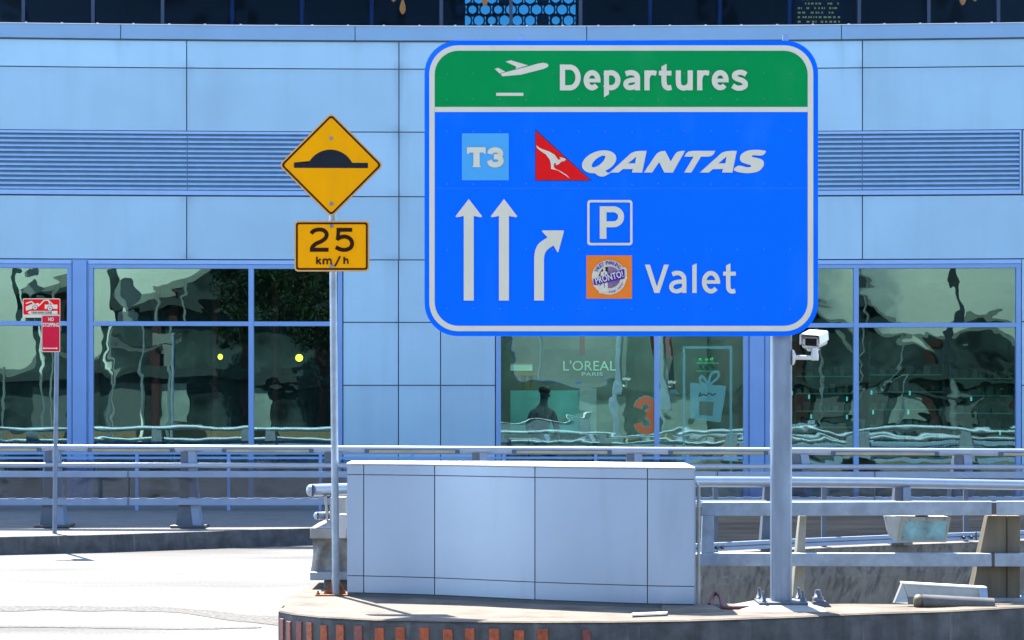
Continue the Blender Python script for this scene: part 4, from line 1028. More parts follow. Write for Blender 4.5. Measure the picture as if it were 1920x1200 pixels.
# T3 tile
fl = Flat(SY - .004); fl.poly([(866, 250), (954, 250), (954, 338), (866, 338)]); t3 = fl.build('terminal_tile', M['signsky'], sg)
T_ = lambda pts: xf(pts, 3, 640, 0)
fl = Flat(LY)
fl.poly(T_([(707, 828), (812, 828), (812, 866), (805, 866), (800, 858), (778, 858), (778, 928), (786, 940), (736, 940), (743, 928), (743, 858), (722, 858), (716, 866), (707, 866)]))
fl.stroke(T_([(836, 866), (842, 850), (868, 843), (892, 853), (894, 870), (878, 880), (858, 881)]), 30 / 3); fl.stroke(T_([(858, 882), (884, 884), (898, 902), (890, 920), (866, 927), (842, 921), (833, 902)]), 30 / 3)
fl.build('tile_lettering', M['signwhite'], t3)
# plane pictogram
fl = Flat(LY)
fl.poly(D([(141, 214), (155, 233), (282, 222), (440, 182), (470, 168), (475, 155), (462, 143), (435, 139), (405, 144), (330, 165), (240, 188)]))
fl.poly(D([(178, 132), (211, 121), (334, 157), (246, 182), (251, 166)])); fl.poly(D([(101, 181), (126, 174), (176, 201), (134, 212)]))
fl.poly(D([(112, 347), (300, 347), (300, 368), (112, 368)]))
fl.build('plane_pictogram', M['signwhite'], sg)
for ox in (0, 66):
    fl = Flat(LY); fl.poly([(869.5 + ox, 563.5), (869.5 + ox, 405), (856 + ox, 407.5), (854 + ox, 405.5), (879 + ox, 373), (904 + ox, 405.5), (902 + ox, 407.5), (888.3 + ox, 405), (888.3 + ox, 563.5)]); fl.build('arrow', M['signwhite'], sg)
o1 = [tuple(v) for v in cat([(1001.6, 482), (1004, 468), (1011, 456), (1026.6, 445)])]; i1 = [tuple(v) for v in cat([(1037.8, 460.3), (1028, 467), (1022, 475), (1020, 486)])]
fl = Flat(LY); fl.poly([(1001.6, 563.5)] + o1 + [(1016.3, 434), (1017.5, 432), (1056, 432), (1057.6, 433.5), (1047, 472.5), (1045, 472.5)] + i1 + [(1020, 563.5)]); fl.build('arrow', M['signwhite'], sg)
# valet logo
fl = Flat(SY - .004); fl.poly([(1099.5, 479), (1185, 479), (1185, 560), (1099.5, 560)]); lg = fl.build('logo_tile', M['orange'], sg)
fl = Flat(SY - .007); fl.poly(circ(1142, 520, 32.3))
fl.poly(V_([(190, 370), (205, 355), (540, 245), (568, 258), (575, 375), (555, 390), (210, 468), (195, 460)]), dy=.0004); fl.poly(V_([(268, 440), (355, 430), (360, 535), (345, 542), (265, 540), (256, 525)]), dy=.0008)
fl.build('badge', M['signwhite'], lg)
fl = Flat(SY - .010); fl.poly(circ(1143, 520, 20.3)); fl.build('badge_disc', M['mauve'], lg)
fl = Flat(SY - .011); fl.poly(circ(1143, 520, 20.3, 20, 100, 260)); fl.build('badge_shade', M['signblack'], lg)
fl = Flat(SY - .013); fl.poly(V_([(278, 300), (308, 292), (305, 262), (318, 250), (332, 262), (330, 290), (352, 300), (360, 525), (272, 525)])); fl.build('waistcoat', M['signwhite'], lg)
fl = Flat(SY - .014); fl.stroke(V_([(318, 300), (320, 480)]), 1.0, False); fl.build('zip_line', M['purple'], lg)
fl = Flat(SY - .016); fl.poly(V_([(195, 385), (205, 375), (535, 265), (545, 272), (548, 365), (540, 375), (285, 433), (283, 455), (268, 437), (210, 447), (200, 440)])); fl.build('banner', M['purple'], lg)
fl = Flat(SY - .018); fl.text('PRONTO!', (1115.5, 513.5, 1168.5, 526), .015, R(-14.5)); fl.build('banner_lettering', M['signwhite'], lg)
fl = Flat(SY - .018); fl.arctext('VALET PARKING', 1142, 520, 27.3, R(-62), R(46), 7.2)
fl.arctext('SYDNEY AIRPORT', 1142, 520, 27.6, R(178), R(112), 3.6, True); fl.build('badge_lettering', M['purple'], lg)
# panel seams
fl = Flat(SY - .0045)
fl.poly([(815.4, 352.6), (1514.2, 352.6), (1514.2, 353.2), (815.4, 353.2)]); fl.build('panel_seam', mat('seam blue', (.02, .22, .9), .4), sg)
M['rivetblue'] = mat('rivet blue', (.004, .165, .95), .35, spec=.25); M['rivetgreen'] = mat('rivet green', (.004, .27, .075), .35, spec=.25)
for y_, m_ in ((138, 'rivetgreen'), (186, 'rivetgreen'), (246, 'rivetblue'), (345, 'rivetblue'), (468, 'rivetblue'), (579, 'rivetblue')):
    for k in range(14): MB().lathe(P(838 + k * 49.5, y_ + random.uniform(-1, 1), SY - .0050), (0, -1, 0), [(0, .010), (.0013, .008), (.0022, .003)], 8).build('rivet', M[m_], sg)
# post, stubs and base
px_ = P(1464.5, 0, 18.9).x; zt = P(0, 66, 18.95).z
def rsec(w, d, r, n=4):
    out = []
    for cx, cy, a in ((w / 2 - r, -d / 2 + r, -90), (w / 2 - r, d / 2 - r, 0), (-w / 2 + r, d / 2 - r, 90), (-w / 2 + r, -d / 2 + r, 180)):
        for k in range(n + 1): t = R(a + 90 * k / n); out.append((cx + r * math.cos(t), cy + r * math.sin(t)))
    return out
sec = rsec(.158, .158, .022)
def vpost(x, y, z0, z1, sec): return MB().prism([Vector((x + a, y + b, z0)) for a, b in sec], (0, 0, z1 - z0))
vpost(px_, 18.905, ISL + .055, P(0, 110, 18.9).z, sec).build('post', M['galvpost'], sg)
for x in (978, 1472):
    q = P(x, 66, 18.86); MB().box((q.x - .022, 18.808, P(0, 620, 18.86).z), (q.x + .022, 18.822, q.z)).box((q.x - .022, 18.8225, P(0, 620, 18.86).z), (q.x - .016, 18.85, q.z)).box((q.x + .016, 18.8225, P(0, 620, 18.86).z), (q.x + .022, 18.85, q.z)).build('stiffener', M['galv'], sg)
# grout haunch, base plate and bolts
h0 = [(px_ - .34, 18.52, ISL + .001), (px_ + .30, 18.52, ISL + .001), (px_ + .36, 19.2, ISL + .001), (px_ - .34, 19.2, ISL + .001)]
h1 = [(px_ - .20, 18.70, ISL + .035), (px_ + .16, 18.70, ISL + .035), (px_ + .2, 19.12, ISL + .035), (px_ - .2, 19.12, ISL + .035)]
MB().hexa(h0, h1).build('grout_pad', M['block'], sg)
MB().box((px_ - .19, 18.71, ISL + .036), (px_ + .19, 19.1, ISL + .056)).build('base_plate', M['basesteel'], sg, .004)
for dx, dy in ((-.155, -.15), (.155, -.15), (-.155, .15), (.155, .15)):
    c = (px_ + dx, 18.905 + dy, ISL + .056)
    MB().lathe(c, (0, 0, 1), [(0, .034), (.006, .034), (.007, .024), (.03, .024), (.032, .013), (.085, .013)], 6).build('anchor_bolt', M['basesteel'], sg)
o = thing('anchor_block', (px_ + .32, 19.0, ISL), 'small galvanised bolted bracket on the island beside the sign post', 'bracket')
MB().hexa([(px_ + .24, 18.93, ISL + .001), (px_ + .40, 18.93, ISL + .001), (px_ + .40, 19.06, ISL + .001), (px_ + .24, 19.06, ISL + .001)], [(px_ + .26, 18.95, ISL + .045), (px_ + .36, 18.95, ISL + .045), (px_ + .36, 19.05, ISL + .045), (px_ + .26, 19.05, ISL + .045)]).build('foot_plate', M['steeldark'], o, .004)
MB().lathe((px_ + .30, 19.0, ISL + .046), (0, 0, 1), [(0, .045), (.03, .045), (.032, .03), (.07, .028), (.085, .02)], 6).build('bolt', M['basesteel'], o)

# CCTV camera on the sign post
cc = thing('security_camera', P(1486, 672, 18.9), 'white security camera on an arm bracket fixed to the galvanised sign post', 'camera')
CY = 18.82; C_ = lambda x, y: (x / 12 + 1440, y / 12 + 600)
def cp(x, y, dy=0.0): a, b = C_(x, y); q = P(a, b, CY); return Vector((q.x, q.y + dy, q.z))
q0 = cp(545, 840); MB().lathe(Vector((px_ + .079, CY, q0.z)), (1, 0, 0), [(0, .062), (.006, .062), (.016, .05), (.022, .03)], 18).build('mount_plate', M['white'], cc)
mb = MB(); mb.tube([Vector((px_ + .09, CY, q0.z)), cp(1050, 850)], .018, 12); mb.build('arm', M['white'], cc)
mb = MB(); mb.lathe(cp(1055, 910), (0, 0, 1), [(0, .025), (.004, .03), (.045, .03), (.075, .024), (.10, .022)], 14); mb.build('swivel', M['white'], cc)
skew = Vector((.105, .30, .035))       # the housing points to the viewer's left and down
front = [cp(770, 365), cp(1150, 385), cp(1145, 615), cp(1100, 650), cp(800, 640), cp(755, 590)]
MB().prism(front, skew).build('housing', M['offwhite'], cc, .006)
vis = [cp(715, 560), cp(715, 335), cp(745, 318), cp(1130, 345), cp(1165, 365), cp(1180, 560), cp(1165, 560), cp(1150, 372), cp(1125, 360), cp(760, 335), cp(735, 350), cp(735, 560)]
MB().prism([v + Vector((-.008, -.05, 0)) for v in vis], skew + Vector((.006, .04, .01))).build('sun_visor', M['white'], cc, .003)
fp = [cp(785, 400, -.006), cp(1140, 400, -.006), cp(1135, 610, -.006), cp(780, 605, -.006)]; MB().prism(fp, (0, .005, 0)).build('face_plate', M['white'], cc, .002)
fp = [cp(835, 410, -.012), cp(1092, 418, -.012), cp(1090, 590, -.012), cp(835, 575, -.012)]; MB().prism(fp, (0, .005, 0)).build('lens_window', M['lens'], cc)
mb = MB()
for x, y in ((810, 410), (1122, 415), (800, 565), (1115, 585)): mb.lathe(cp(x, y, -.006), (0, -1, 0), [(0, .006), (.003, .006), (.004, .002)], 8)
mb.build('screw', M['steeldark'], cc)
MB().hexa([cp(920, 700, .02), cp(1150, 700, .02), cp(1160, 700, .12), cp(940, 700, .12)], [cp(880, 640, .02), cp(1180, 640, .02), cp(1200, 640, .14), cp(900, 640, .14)]).build('tilt_bracket', M['white'], cc, .004)

# ---------------------------------------------------------------- speed hump warning sign
Yp = 20.0
hs = thing('speed_hump_sign', P(628, 1117, Yp), 'yellow diamond speed hump sign with 25 km/h plate on a thin steel pole', 'sign')
px0 = P(627, 0, Yp + .05); zt = P(0, 225, Yp).z
MB().tube([Vector((P(629, 0, Yp).x, Yp + .05, ISL)), Vector((P(621.5, 0, Yp).x, Yp + .05, zt))], .0302, 18).build('pole', M['galv'], hs)
MB().tube([Vector((P(629, 0, Yp).x, Yp + .05, ISL + .002)), Vector((P(628.6, 0, Yp).x, Yp + .05, ISL + .16))], .0335, 18).build('sleeve', M['galv'], hs)
Dm = lambda pts: xf(pts, 3.75, 520, 200)
def diamond(cx, cy, h, r, n=6):
    out = []; rr = r
    for k in range(4):
        a = -90 + 90 * k; c_ = (cx + (h - rr * math.sqrt(2)) * math.cos(R(a)), cy + (h - rr * math.sqrt(2)) * math.sin(R(a)))
        for j in range(n + 1):
            t = R(a - 45 + 90 * j / n); out.append((c_[0] + rr * math.cos(t), c_[1] + rr * math.sin(t)))
    return out
cx, cy = 621, 309.5
solid_sheet(diamond(cx, cy, 98.5, 8), Yp - .006, .004).build('diamond_plate', M['signedge'], hs)
dg_ = Flat(Yp - .010); dg_.poly(diamond(cx, cy, 97, 7.4)); dface = dg_.build('diamond_face', M['yellow'], hs)
fl = Flat(Yp - .013); fl.poly(diamond(cx, cy, 94.6, 6.6), [diamond(cx, cy, 89.8, 4.6)]); fl.build('border', M['signbrown'], hs)
fl = Flat(Yp - .013); seg = [(373 + 172 * math.cos(R(a)), 474 - 172 * math.sin(R(a))) for a in range(152, 27, -4)]
fl.poly(Dm([(117, 430), (117, 393), (223, 393)] + seg[0:] + [(526, 395), (637, 395), (637, 432)])); fl.build('hump_symbol', M['signblack'], hs)
solid_sheet(rrect(552, 414, 692.5, 509, 7), Yp - .006, .004).build('speed_plate', M['signedge'], hs)
fl = Flat(Yp - .010); fl.poly(rrect(553.3, 415.3, 691.2, 507.7, 6)); fl.build('plate_face', M['yellow'], hs)
fl = Flat(Yp - .013); fl.poly(rrect(555, 417, 689.5, 506, 5), [rrect(558.4, 420.4, 686.1, 502.6, 3)]); fl.build('border', M['signbrown'], hs)
fl = Flat(Yp - .013); w = 28 / 3.75
fl.stroke(Dm([(237, 892), (256, 873), (292, 864), (326, 870), (346, 893), (340, 922), (312, 945), (268, 966), (246, 990), (243, 1010)]), w); fl.stroke(Dm([(229, 1006), (360, 1006)]), w, False)
fl.stroke(Dm([(416, 866), (526, 866)]), w, False); fl.stroke(Dm([(430, 866), (424, 938)]), 25 / 3.75, False)
fl.stroke(Dm([(418, 934), (445, 918), (480, 914), (512, 930), (526, 962), (514, 992), (482, 1006), (445, 1004), (411, 988)]), w)
v_ = 12 / 3.75
fl.stroke(Dm([(278, 1055), (278, 1108)]), v_, False); fl.stroke(Dm([(282, 1092), (304, 1070)]), v_, False); fl.stroke(Dm([(288, 1086), (306, 1108)]), v_, False)
fl.stroke(Dm([(324, 1070), (324, 1109)]), v_, False); fl.stroke(Dm([(324, 1082), (336, 1072), (349, 1079), (351, 1109)]), v_ * .9); fl.stroke(Dm([(351, 1082), (364, 1072), (376, 1079), (378, 1109)]), v_ * .9)
fl.stroke(Dm([(405, 1123), (441, 1051)]), v_, False)
fl.stroke(Dm([(470, 1055), (470, 1106)]), v_, False); fl.stroke(Dm([(470, 1082), (483, 1072), (494, 1079), (496, 1106)]), v_ * .9)
fl.build('lettering', M['signbrown'], hs)
mb = MB()
for x, y in ((378, 223), (381, 683), (382, 840), (384, 1122)):
    a, b = x / 3.75 + 520, y / 3.75 + 200; mb.lathe(P(a, b, Yp - .012), (0, -1, 0), [(0, .016), (.003, .016), (.005, .009), (.009, .007)], 10)
mb.build('rivet', M['galvpost'], hs)
bp = P(628, 1117, Yp)
MB().box((bp.x - .16, Yp - .04, ISL + .001), (bp.x + .11, Yp + .17, ISL + .012)).build('base_plate', M['rust'], hs, .003)
MB().prism([Vector((bp.x - .10, Yp + .045, ISL + .013)), Vector((bp.x - .026, Yp + .045, ISL + .013)), Vector((bp.x - .026, Yp + .045, ISL + .12))], (0, .012, 0)).build('gusset', M['rust'], hs)
MB().prism([Vector((bp.x + .09, Yp + .045, ISL + .013)), Vector((bp.x + .036, Yp + .045, ISL + .013)), Vector((bp.x + .036, Yp + .045, ISL + .11))], (0, .012, 0)).build('gusset', M['rust'], hs)
mb = MB(); mb.lathe((bp.x - .14, Yp, ISL + .012), (0, 0, 1), [(0, .016), (.012, .016), (.014, .009), (.03, .008)], 6); mb.build('anchor_bolt', M['rust'], hs)

# ---------------------------------------------------------------- no stopping and tow away signs
Yn = 31.75
ns = thing('no_stopping_sign', P(101, 1001, Yn), 'tall narrow red NO STOPPING sign with double arrow on a thin leaning pole', 'sign')
MB().tube([Vector((P(101, 0, Yn).x, Yn + .05, KERB)), Vector((P(106.5, 0, Yn).x, Yn + .05, P(0, 562, Yn).z))], .0302, 16).build('pole', M['thinpole'], ns)
N_ = lambda pts: xf(pts, 8.575, 20, 540)
solid_sheet(rrect(78, 591, 112.8, 660, 2.6, 5), Yn, .004).build('sign_plate', M['backmetal'], ns)
fl = Flat(Yn - .002); fl.poly(rrect(78, 591, 112.8, 660, 2.6, 5)); fl.build('border', M['signwhite'], ns)
fl = Flat(Yn - .004); fl.poly(rrect(79.2, 592.2, 111.6, 658.8, 1.8, 5)); fl.build('sign_face', M['crimson'], ns)
fl = Flat(Yn - .008); fl.text('NO', (90.5, 595, 100.8, 602), .03); fl.text('STOPPING', (80, 605.3, 110.8, 612.8), .03); fl.build('lettering', M['signwhite'], ns); fl = Flat(Yn - .008)
fl.poly(N_([(515, 968), (540, 950), (540, 962), (730, 962), (730, 950), (757, 968), (730, 988), (730, 976), (540, 976), (540, 988)])); fl.build('double_arrow', M['signwhite'], ns)
tw = thing('tow_away_sign', P(78, 596, Yn), 'red tow away zone sign with truck pictogram above the narrow no stopping plate', 'sign')
Yt = Yn + .012
solid_sheet(rrect(42.5, 559.5, 113, 595.5, 2.4, 5), Yt, .004).build('sign_plate', M['backmetal'], tw)
fl = Flat(Yt - .002); fl.poly(rrect(42.5, 559.5, 113, 595.5, 2.4, 5)); fl.build('border', M['signwhite'], tw)
fl = Flat(Yt - .004); fl.poly(rrect(44, 561, 111.8, 589.8, 1.8, 5)); fl.build('sign_face', M['red'], tw)
fl = Flat(Yt - .007)
fl.poly(N_([(243, 300), (350, 255), (370, 262), (440, 240), (460, 262), (452, 300), (250, 365), (243, 340)])); fl.stroke(N_([(245, 250), (335, 218), (380, 262)]), 20 / 8.575, False)
fl.stroke(N_([(455, 285), (540, 198), (600, 195), (680, 268)]), 18 / 8.575, False); fl.stroke(N_([(618, 215), (625, 268)]), 14 / 8.575, False)
fl.poly(N_([(548, 268), (752, 268), (752, 335), (548, 335)])); fl.poly(N_([(270, 395), (310, 368), (752, 368), (752, 425), (310, 425)]))
pic = fl.build('tow_pictogram', M['signwhite'], tw)
fl = Flat(Yt - .010)
for x, y in ((392, 312), (632, 328)): fl.poly(N_(circ(x, y, 44, 24)))
fl.build('wheel_outline', M['crimson'], tw)
fl = Flat(Yt - .013)
for x, y in ((392, 312), (632, 328)): fl.poly(N_(circ(x, y, 34, 24)))
fl.build('wheel', M['signwhite'], tw)
fl = Flat(Yt - .0145)
for x, y in ((392, 312), (632, 328)): fl.poly(N_(circ(x, y, 11, 12)))
fl.build('wheel_hub', M['signblack'], tw)
fl = Flat(Yt - .0145); fl.text('TOW AWAY ZONE', (58.5, 584.2, 97, 588.6), .02); fl.build('lettering', M['signblack'], tw)

# ---------------------------------------------------------------- galvanised barrier on the island
gb = thing('galvanised_barrier', P(1600, 1130, 19.7), 'galvanised rectangular tube barrier with a square closed end right of the sign post', 'barrier')
def gY(px): return 19.95 - .45 * (px - 1313) / 610
def gp(px, py): return P(px, py, gY(px))
sq = [(-.05, -.054), (.05, -.054), (.05, .054), (-.05, .054)]
def sqs(d, h): return [(-d, -h), (d, -h), (d, h), (-d, h)]
xs_ = [1339, 1450, 1600, 1750, 1861]
def topc(x): return 954 + (x - 1339) / 580 * -1.5
def botc(x): return 1048.5 + (x - 1339) / 580 * 1.0
MB().sweep([gp(x, topc(x)) for x in (1317, 1450, 1600, 1750, 1859)], sqs(.05, .056)).build('top_rail', M['galv'], gb, .006)
MB().sweep([gp(x, botc(x)) for x in (1314, 1450, 1600, 1750, 1859)], sqs(.05, .053)).build('bottom_rail', M['galv'], gb, .006)
a, b, c, d = gp(1316.5, 966.5), gp(1338, 966.5), gp(1337.5, 1036.3), gp(1314, 1036.3)
MB().prism([v - Vector((0, .05, 0)) for v in (a, b, c, d)], (0, .1, 0)).build('end_post', M['galv'], gb, .004)
MB().sweep([gp(x, topc(x)) for x in (1858, 1870)], sqs(.04, .047)).sweep([gp(x, botc(x)) for x in (1858, 1870)], sqs(.04, .045)).build('joint_sleeve', M['steeldark'], gb)
MB().sweep([gp(x, topc(x)) for x in (1868, 1960, 2200)], sqs(.05, .056)).build('top_rail', M['galv'], gb, .006)
MB().sweep([gp(x, botc(x)) for x in (1865, 1960, 2200)], sqs(.05, .053)).build('bottom_rail', M['galv'], gb, .006)
def bpost(xb0, xb1, xt0, xt1, m, Y, web):
    zb = ISL; zt = P(0, 966.8, Y).z; f = lambda x: P(x, 0, Y).x
    mb = MB(); d0, d1 = .22, .14
    mb.hexa([(f(xb0), Y, zb), (f(xb1) - web, Y, zb), (f(xb1) - web, Y + d0, zb), (f(xb0), Y + d0, zb)], [(f(xt0), Y, zt), (f(xt1) - web, Y, zt), (f(xt1) - web, Y + d1, zt), (f(xt0), Y + d1, zt)])
    o = mb.build('post', m, gb, .004)
    if web > .02:
        MB().hexa([(f(xb1) - web + .002, Y - .015, zb), (f(xb1), Y - .04, zb), (f(xb1), Y + d0, zb), (f(xb1) - web + .002, Y + d0, zb)], [(f(xt1) - web + .002, Y - .015, zt), (f(xt1), Y - .04, zt), (f(xt1), Y + d1, zt), (f(xt1) - web + .002, Y + d1, zt)]).build('flange', m, o, .003)
    return o
bpost(1486, 1511, 1500, 1516, M['cream'], gY(1500) + .06, .018)
bpost(1820, 1911, 1852, 1911, M['tan'], gY(1880) + .06, .10)
MB().box((P(1815, 0, 19.6).x, 19.5, ISL), (P(1925, 0, 19.6).x, 19.86, ISL + .02)).build('base_plate', M['galv'], gb, .003)
for x in (1822, 1918):
    MB().lathe((P(x, 0, 19.6).x, 19.56, ISL + .02), (0, 0, 1), [(0, .022), (.018, .022), (.02, .012), (.05, .011)], 6).build('anchor_bolt', M['galv'], gb)

# floodlight hung from the barrier
Yf = gY(1720) - .02
hl = thing('floodlight', P(1720, 968, Yf), 'off white floodlight with glass front hanging under the galvanised top rail', 'floodlight')
W_ = lambda pts: xf(pts, 5.454, 1640, 930)
Q = lambda x, y, dy=0: (lambda p: Vector((p.x, p.y + dy, p.z)))(P(x / 5.454 + 1640, y / 5.454 + 930, Yf))
MB().hexa([Q(235, 468), Q(725, 462), Q(640, 440, .20), Q(200, 440, .20)], [Q(285, 212), Q(772, 212), Q(700, 205, .24), Q(125, 205, .24)]).build('housing', M['offwhite'], hl, .006)
MB().prism([Q(118, 212, .02), Q(280, 212, .0), Q(230, 462, .0), Q(180, 440, .02), Q(145, 350, .02)], (0, .12, 0)).build('side_cheek', M['offwhite'], hl, .004)
fr_ = [Q(275, 215, -.012), Q(778, 215, -.012), Q(730, 470, -.012), Q(228, 475, -.012)]; inn = [Q(305, 255, -.012), Q(752, 250, -.012), Q(712, 448, -.012), Q(262, 455, -.012)]
mb = MB(); vs = fr_ + inn + [v + Vector((0, .02, 0)) for v in fr_ + inn]
mb.add(vs, [(k, (k + 1) % 4, (k + 1) % 4 + 4, k + 4) for k in range(4)] + [(8 + k, 8 + (k + 1) % 4, (k + 1) % 4, k) for k in range(4)] + [(12 + k, 4 + k, 4 + (k + 1) % 4, 12 + (k + 1) % 4) for k in range(4)]); mb.build('front_frame', M['cream'], hl)
MB().add([v + Vector((0, .002, 0)) for v in inn], [(3, 2, 1, 0)]).build('front_glass', M['clearglass'], hl, fix=False)
MB().add([v + Vector((0, .007, 0)) for v in inn] , [(3, 2, 1, 0)]).build('reflector', mat('lamp reflector', (.19, .32, .34), .35, .2, var=.5, scale=6), hl, fix=False)  # cyan tint stands in for highlights in the lamp glass
MB().prism([Q(535, 290, .005), Q(560, 290, .005), Q(552, 365, .005), Q(530, 350, .005)], (0, -.004, 0)).build('bulb', M['signblack'], hl)
mb = MB()
for x, y in ((353, 235), (535, 232), (715, 235), (618, 432)): mb.lathe(Q(x, y, -.013), (0, -1, 0), [(0, .010), (.006, .010), (.008, .004)], 8)
mb.build('clip', M['galvpost'], hl)
MB().box(Q(430, 205, .05), Q(560, 190, .12)).build('bracket', M['galv'], hl)

# floodlight lying on the island
Yg = 18.95
gl_ = thing('ground_light', P(1765, 1140, Yg), 'galvanised trough floodlight resting on the island edge below the tan barrier post', 'floodlight')
Q2 = lambda x, y, dy=0: (lambda p: Vector((p.x, p.y + dy, p.z)))(P(x / 5.454 + 1640, y / 5.454 + 930, Yg))
MB().prism([Q2(308, 900, .12), Q2(1172, 952, .12), Q2(1172, 1080, .10), Q2(360, 1040, .10)], (0, .02, 0)).build('back_plate', M['offwhite'], gl_, .003)
MB().prism([Q2(308, 900, .115), Q2(352, 1040, .09), Q2(345, 1100, .02), Q2(215, 1098, .06)], (-.012, .012, 0)).build('side_plate', M['offwhite'], gl_)
MB().prism([Q2(1092, 945, .09), Q2(1174, 950, .09), Q2(1174, 1090, .05), Q2(1092, 1085, .05)], (.0, .012, 0)).build('end_plate', M['galv'], gl_)
MB().prism([Q2(300, 898, .11), Q2(1178, 948, .11), Q2(1178, 940, .20), Q2(300, 890, .20)], (0, 0, -.01)).build('top_edge', M['plinthcap'], gl_)
MB().tube([Q2(480, 1085, .0), Q2(1215, 1125, .0)], .062, 16).build('lamp_body', M['lampbody'], gl_)
MB().lathe(Q2(480, 1080, .0), (-1, 0, .06), [(0, .05), (.02, .058), (.05, .05), (.062, .03)], 14).build('end_cap', M['tan'], gl_)
mb = MB()
for x, y in ((568, 1030), (985, 1065)): mb.prism([Q2(x - 18, y + 20, .06), Q2(x + 18, y + 20, .06), Q2(x, y - 22, .08)], (0, .01, 0))
mb.build('bracket', M['steeldark'], gl_)
# loose conduit on the island
cpts = [G(x, y, ISL) + Vector((0, 0, zz)) for x, y, zz in ((1330, 1137, .012), (1334, 1134, .05), (1342, 1133, .085), (1350, 1135, .07), (1357, 1142, .014), (1380, 1142.5, .012), (1415, 1141.5, .012), (1450, 1140, .012))]
o = MB().tube(cat(cpts, False, 5), .016, 10).build('cable_conduit', M['cable']); tag(o, 'short dark red conduit looping out of the island beside the sign post', 'conduit')
o = MB().hexa([G(1240, 1150, ISL + .001), G(1355, 1147, ISL + .001), G(1345, 1138, ISL + .001), G(1240, 1138, ISL + .001)], [v + Vector((0, 0, .022)) for v in (G(1242, 1149, ISL), G(1350, 1146.5, ISL), G(1335, 1139, ISL), G(1242, 1139, ISL))]).build('concrete_slab', M['concrete'], None, .004)
tag(o, 'thin concrete slab lying at the right foot of the panelled box', 'slab')
o = MB().prism([G(1184, 1155, ISL + .011) , G(1250, 1152, ISL + .011), G(1252, 1149.5, ISL + .011), G(1186, 1152, ISL + .011)], (0, 0, .012)).build('metal_strip', M['plinthcap']); tag(o, 'bright thin metal strip lying on the kerb top before the panelled box', 'strip')

# ---------------------------------------------------------------- the place behind the camera (seen mirrored in the glass)
M['beam'] = mat('canopy edge beam', (.34, .36, .32), .6, var=.04)
cn = thing('drop_off_canopy', (0, -2, 0), 'large pale wavy drop-off canopy mirrored in the terminal windows', 'canopy')
def canopy(x0, x1, y0, y1, zf, beam, n=40, rise=.5, m=None):
    mb = MB(); vs = []
    for k in range(n + 1):
        x = x0 + (x1 - x0) * k / n; z = zf(x)
        vs += [(x, y0, z), (x, y1, z + rise), (x, y1, z + rise + .25), (x, y0, z + .25)]
    sheet = [v for i in range(n + 1) for v in vs[i * 4:i * 4 + 2]]
    fs = [(i * 4 + c, (i + 1) * 4 + c, (i + 1) * 4 + (c + 1) % 4, i * 4 + (c + 1) % 4) for i in range(n) for c in range(4)] + [(3, 2, 1, 0), (n * 4, n * 4 + 1, n * 4 + 2, n * 4 + 3)]
    mb.add(sheet, [(i * 2, i * 2 + 1, i * 2 + 3, i * 2 + 2) for i in range(n)], True); mb.build('membrane', m or M['roof'], cn)
    if beam:
        mb = MB(); vs = []
        for k in range(n + 1):
            x = x0 + (x1 - x0) * k / n; z = zf(x)
            vs += [(x, y0 + .3, z - beam), (x, y0 + .55, z - beam), (x, y0 + .55, z - .01), (x, y0 + .3, z - .01)]
        mb.add(vs, fs); mb.build('edge_beam', M['beam'], cn)
M['colgrey'] = mat('pale column', (.30, .31, .30), .6)
def zleft(x): return 7.1 - 1.55 * max(0, math.sin(math.pi * min(1, max(0, (x + 12.5) / 7.2)))) ** .8
def zright(x): return 4.1 + .18 * math.sin(x * 1.4) + max(0, 6.6 - x) * 1.3
canopy(-9.0, -5.3, -12, 1, zleft, .30, rise=1.8)
canopy(-16, -9.15, -12, 1, lambda x: 3.5 + .5 * math.sin((x + 9) * 1.3), .25, rise=3.8)
canopy(-9.0, -6.2, -15, -13.6, lambda x: 4.15 - .5 * math.sin((x + 9) * 1.0), .22, rise=.1, m=M['beam'])
canopy(4.6, 16, -12, 1, zright, .22, rise=3.1)
canopy(-5.25, 4.55, -10, -3, lambda x: 9.0, 0, 6)  # unseen middle piece added to shade the ground behind the camera
for x in (-10.4, -8.9, -7.7, -6.6, 5.6, 7.3, 9.2):
    MB().lathe((x, -11.4, 0), (0, 0, 1), [(0, .09), (.02, .065), (min((zleft(x) if x > -9 else 3.2) if x < 0 else zright(x), 9) - .1, .05)], 12).build('column', M['colgrey'], cn)
o = MB().lathe((8.9, -2, 0), (0, 0, 1), [(0, .2), (.02, .16), (9, .11)], 14).build('lamp_post', M['indark']); tag(o, 'dark lamp post mirrored near the right end of the wide right pane', 'lamp post')
struct(MB().add([(-60, -60, .004), (60, -60, .004), (60, -9, .004), (-60, -9, .004)], [(0, 1, 2, 3)]).build('road', M['asphaltshade']))  # added dark sheet, stands in for shade on the mirrored road
cp_ = thing('car_park_building', (0, -26, 0), 'long dark multi level building mirrored in the terminal glass', 'building')
mb = MB().box((-60, -36, 0), (60, -26, 13)); mb.build('wall', M['darkbld'], cp_)
M['slabgrey'] = mat('slab edge grey', (.02, .026, .026), .9, spec=.03)
for k in range(3):
    mb = MB().box((-60, -25.995, 2.5 + k * 3.0), (60, -25.5, 3.0 + k * 3.0)); mb.build('floor_slab', M['slabgrey'], cp_)
M['pier'] = mat('dark red pier', (.028, .014, .014), .9, spec=.03)
for k in range(24):
    MB().box((-47.6 + k * 4, -25.99, 0), (-47.2 + k * 4, -25.7, 13)).build('pier', M['pier'], cp_)
for k, (x0, x1) in enumerate(((-9.6, -7.9), (-7.5, -5.9), (-2, .2), (.6, 3), (5.2, 6.6), (7, 8.8), (9.2, 11))):
    MB().box((x0, -25.99, .4), (x1, -25.9, 2.2)).build('shop_opening', (M['indark'], M['inwall'])[k % 2], cp_)
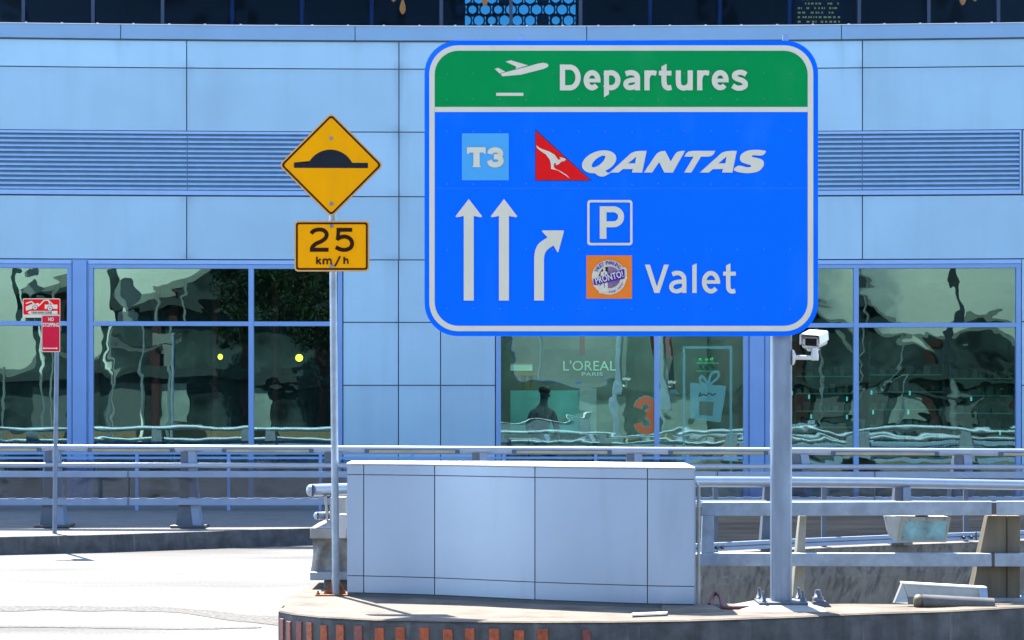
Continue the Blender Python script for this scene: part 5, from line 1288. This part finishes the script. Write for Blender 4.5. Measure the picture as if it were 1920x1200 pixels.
o = MB().box((-50, -17.3, 0), (4, -17, .5)).build('tan_wall', M['tanwall']); tag(o, 'low tan wall mirrored along the foot of the windows', 'wall')
def back_sign(x, y, parts, label):
    t_ = thing('stand_in_sign', (x, y, 0), label, 'sign')
    MB().tube([(x, y, 0), (x, y, parts[0][1] + .3)], .035, 10).build('pole', M['backmetal'], t_)
    for cxx, cz, w, h, rot in parts:
        pts = [(-w / 2, -h / 2), (w / 2, -h / 2), (w / 2, h / 2), (-w / 2, h / 2)]; a = R(rot)
        MB().prism([Vector((x + cxx + px * math.cos(a) - py * math.sin(a), y + .05, cz + px * math.sin(a) + py * math.cos(a))) for px, py in pts], (0, .01, 0)).build('plate', M['backmetal'], t_, .004)
back_sign(-8.4, -1, [(0, 5.2, .62, .62, 45), (0, 4.45, .62, .5, 0)], 'grey stand-in diamond and plate sign added to be mirrored beside the wide left window edge')  # added stand-in for the mirror image of the speed hump sign
wd = MB(); rnd = random.Random(3)
for cxx, cyy, rr, zz in ((-4.9, -22, 1.1, 7.6), (-4.2, -22, 1.5, 6.6), (-3.3, -22.5, 1.9, 7.6), (-3.0, -22, 1.5, 5.4), (-2.0, -22, 1.7, 6.8), (-3.8, -22, 1.2, 5.0), (-12, -56, 9, 16), (16, -56, 8, 15), (30, -56, 9, 16), (44, -56, 9, 15), (-30, -56, 9, 16), (-45, -56, 9, 16), (2, -56, 9, 16)):
    for k in range(2600 if rr < 3 else 500):
        d = Vector((rnd.gauss(0, 1), rnd.gauss(0, 1), rnd.gauss(0, 1))).normalized() * rr * rnd.uniform(.2, 1) ** .5
        d.z *= 1.15; c = Vector((cxx, cyy, zz)) + d
        u = Vector((rnd.gauss(0, 1), rnd.gauss(0, 1), rnd.gauss(0, 1))).normalized(); v = u.orthogonal().normalized(); s_ = rnd.uniform(.04, .10) * (1 if rr < 3 else 8)
        wd.add([c - u * s_, c + v * s_ * .6, c + u * s_, c - v * s_ * .6], [(0, 1, 2, 3)])
o = wd.build('woodland', M['leaf'], fix=False); o['kind'] = 'stuff'
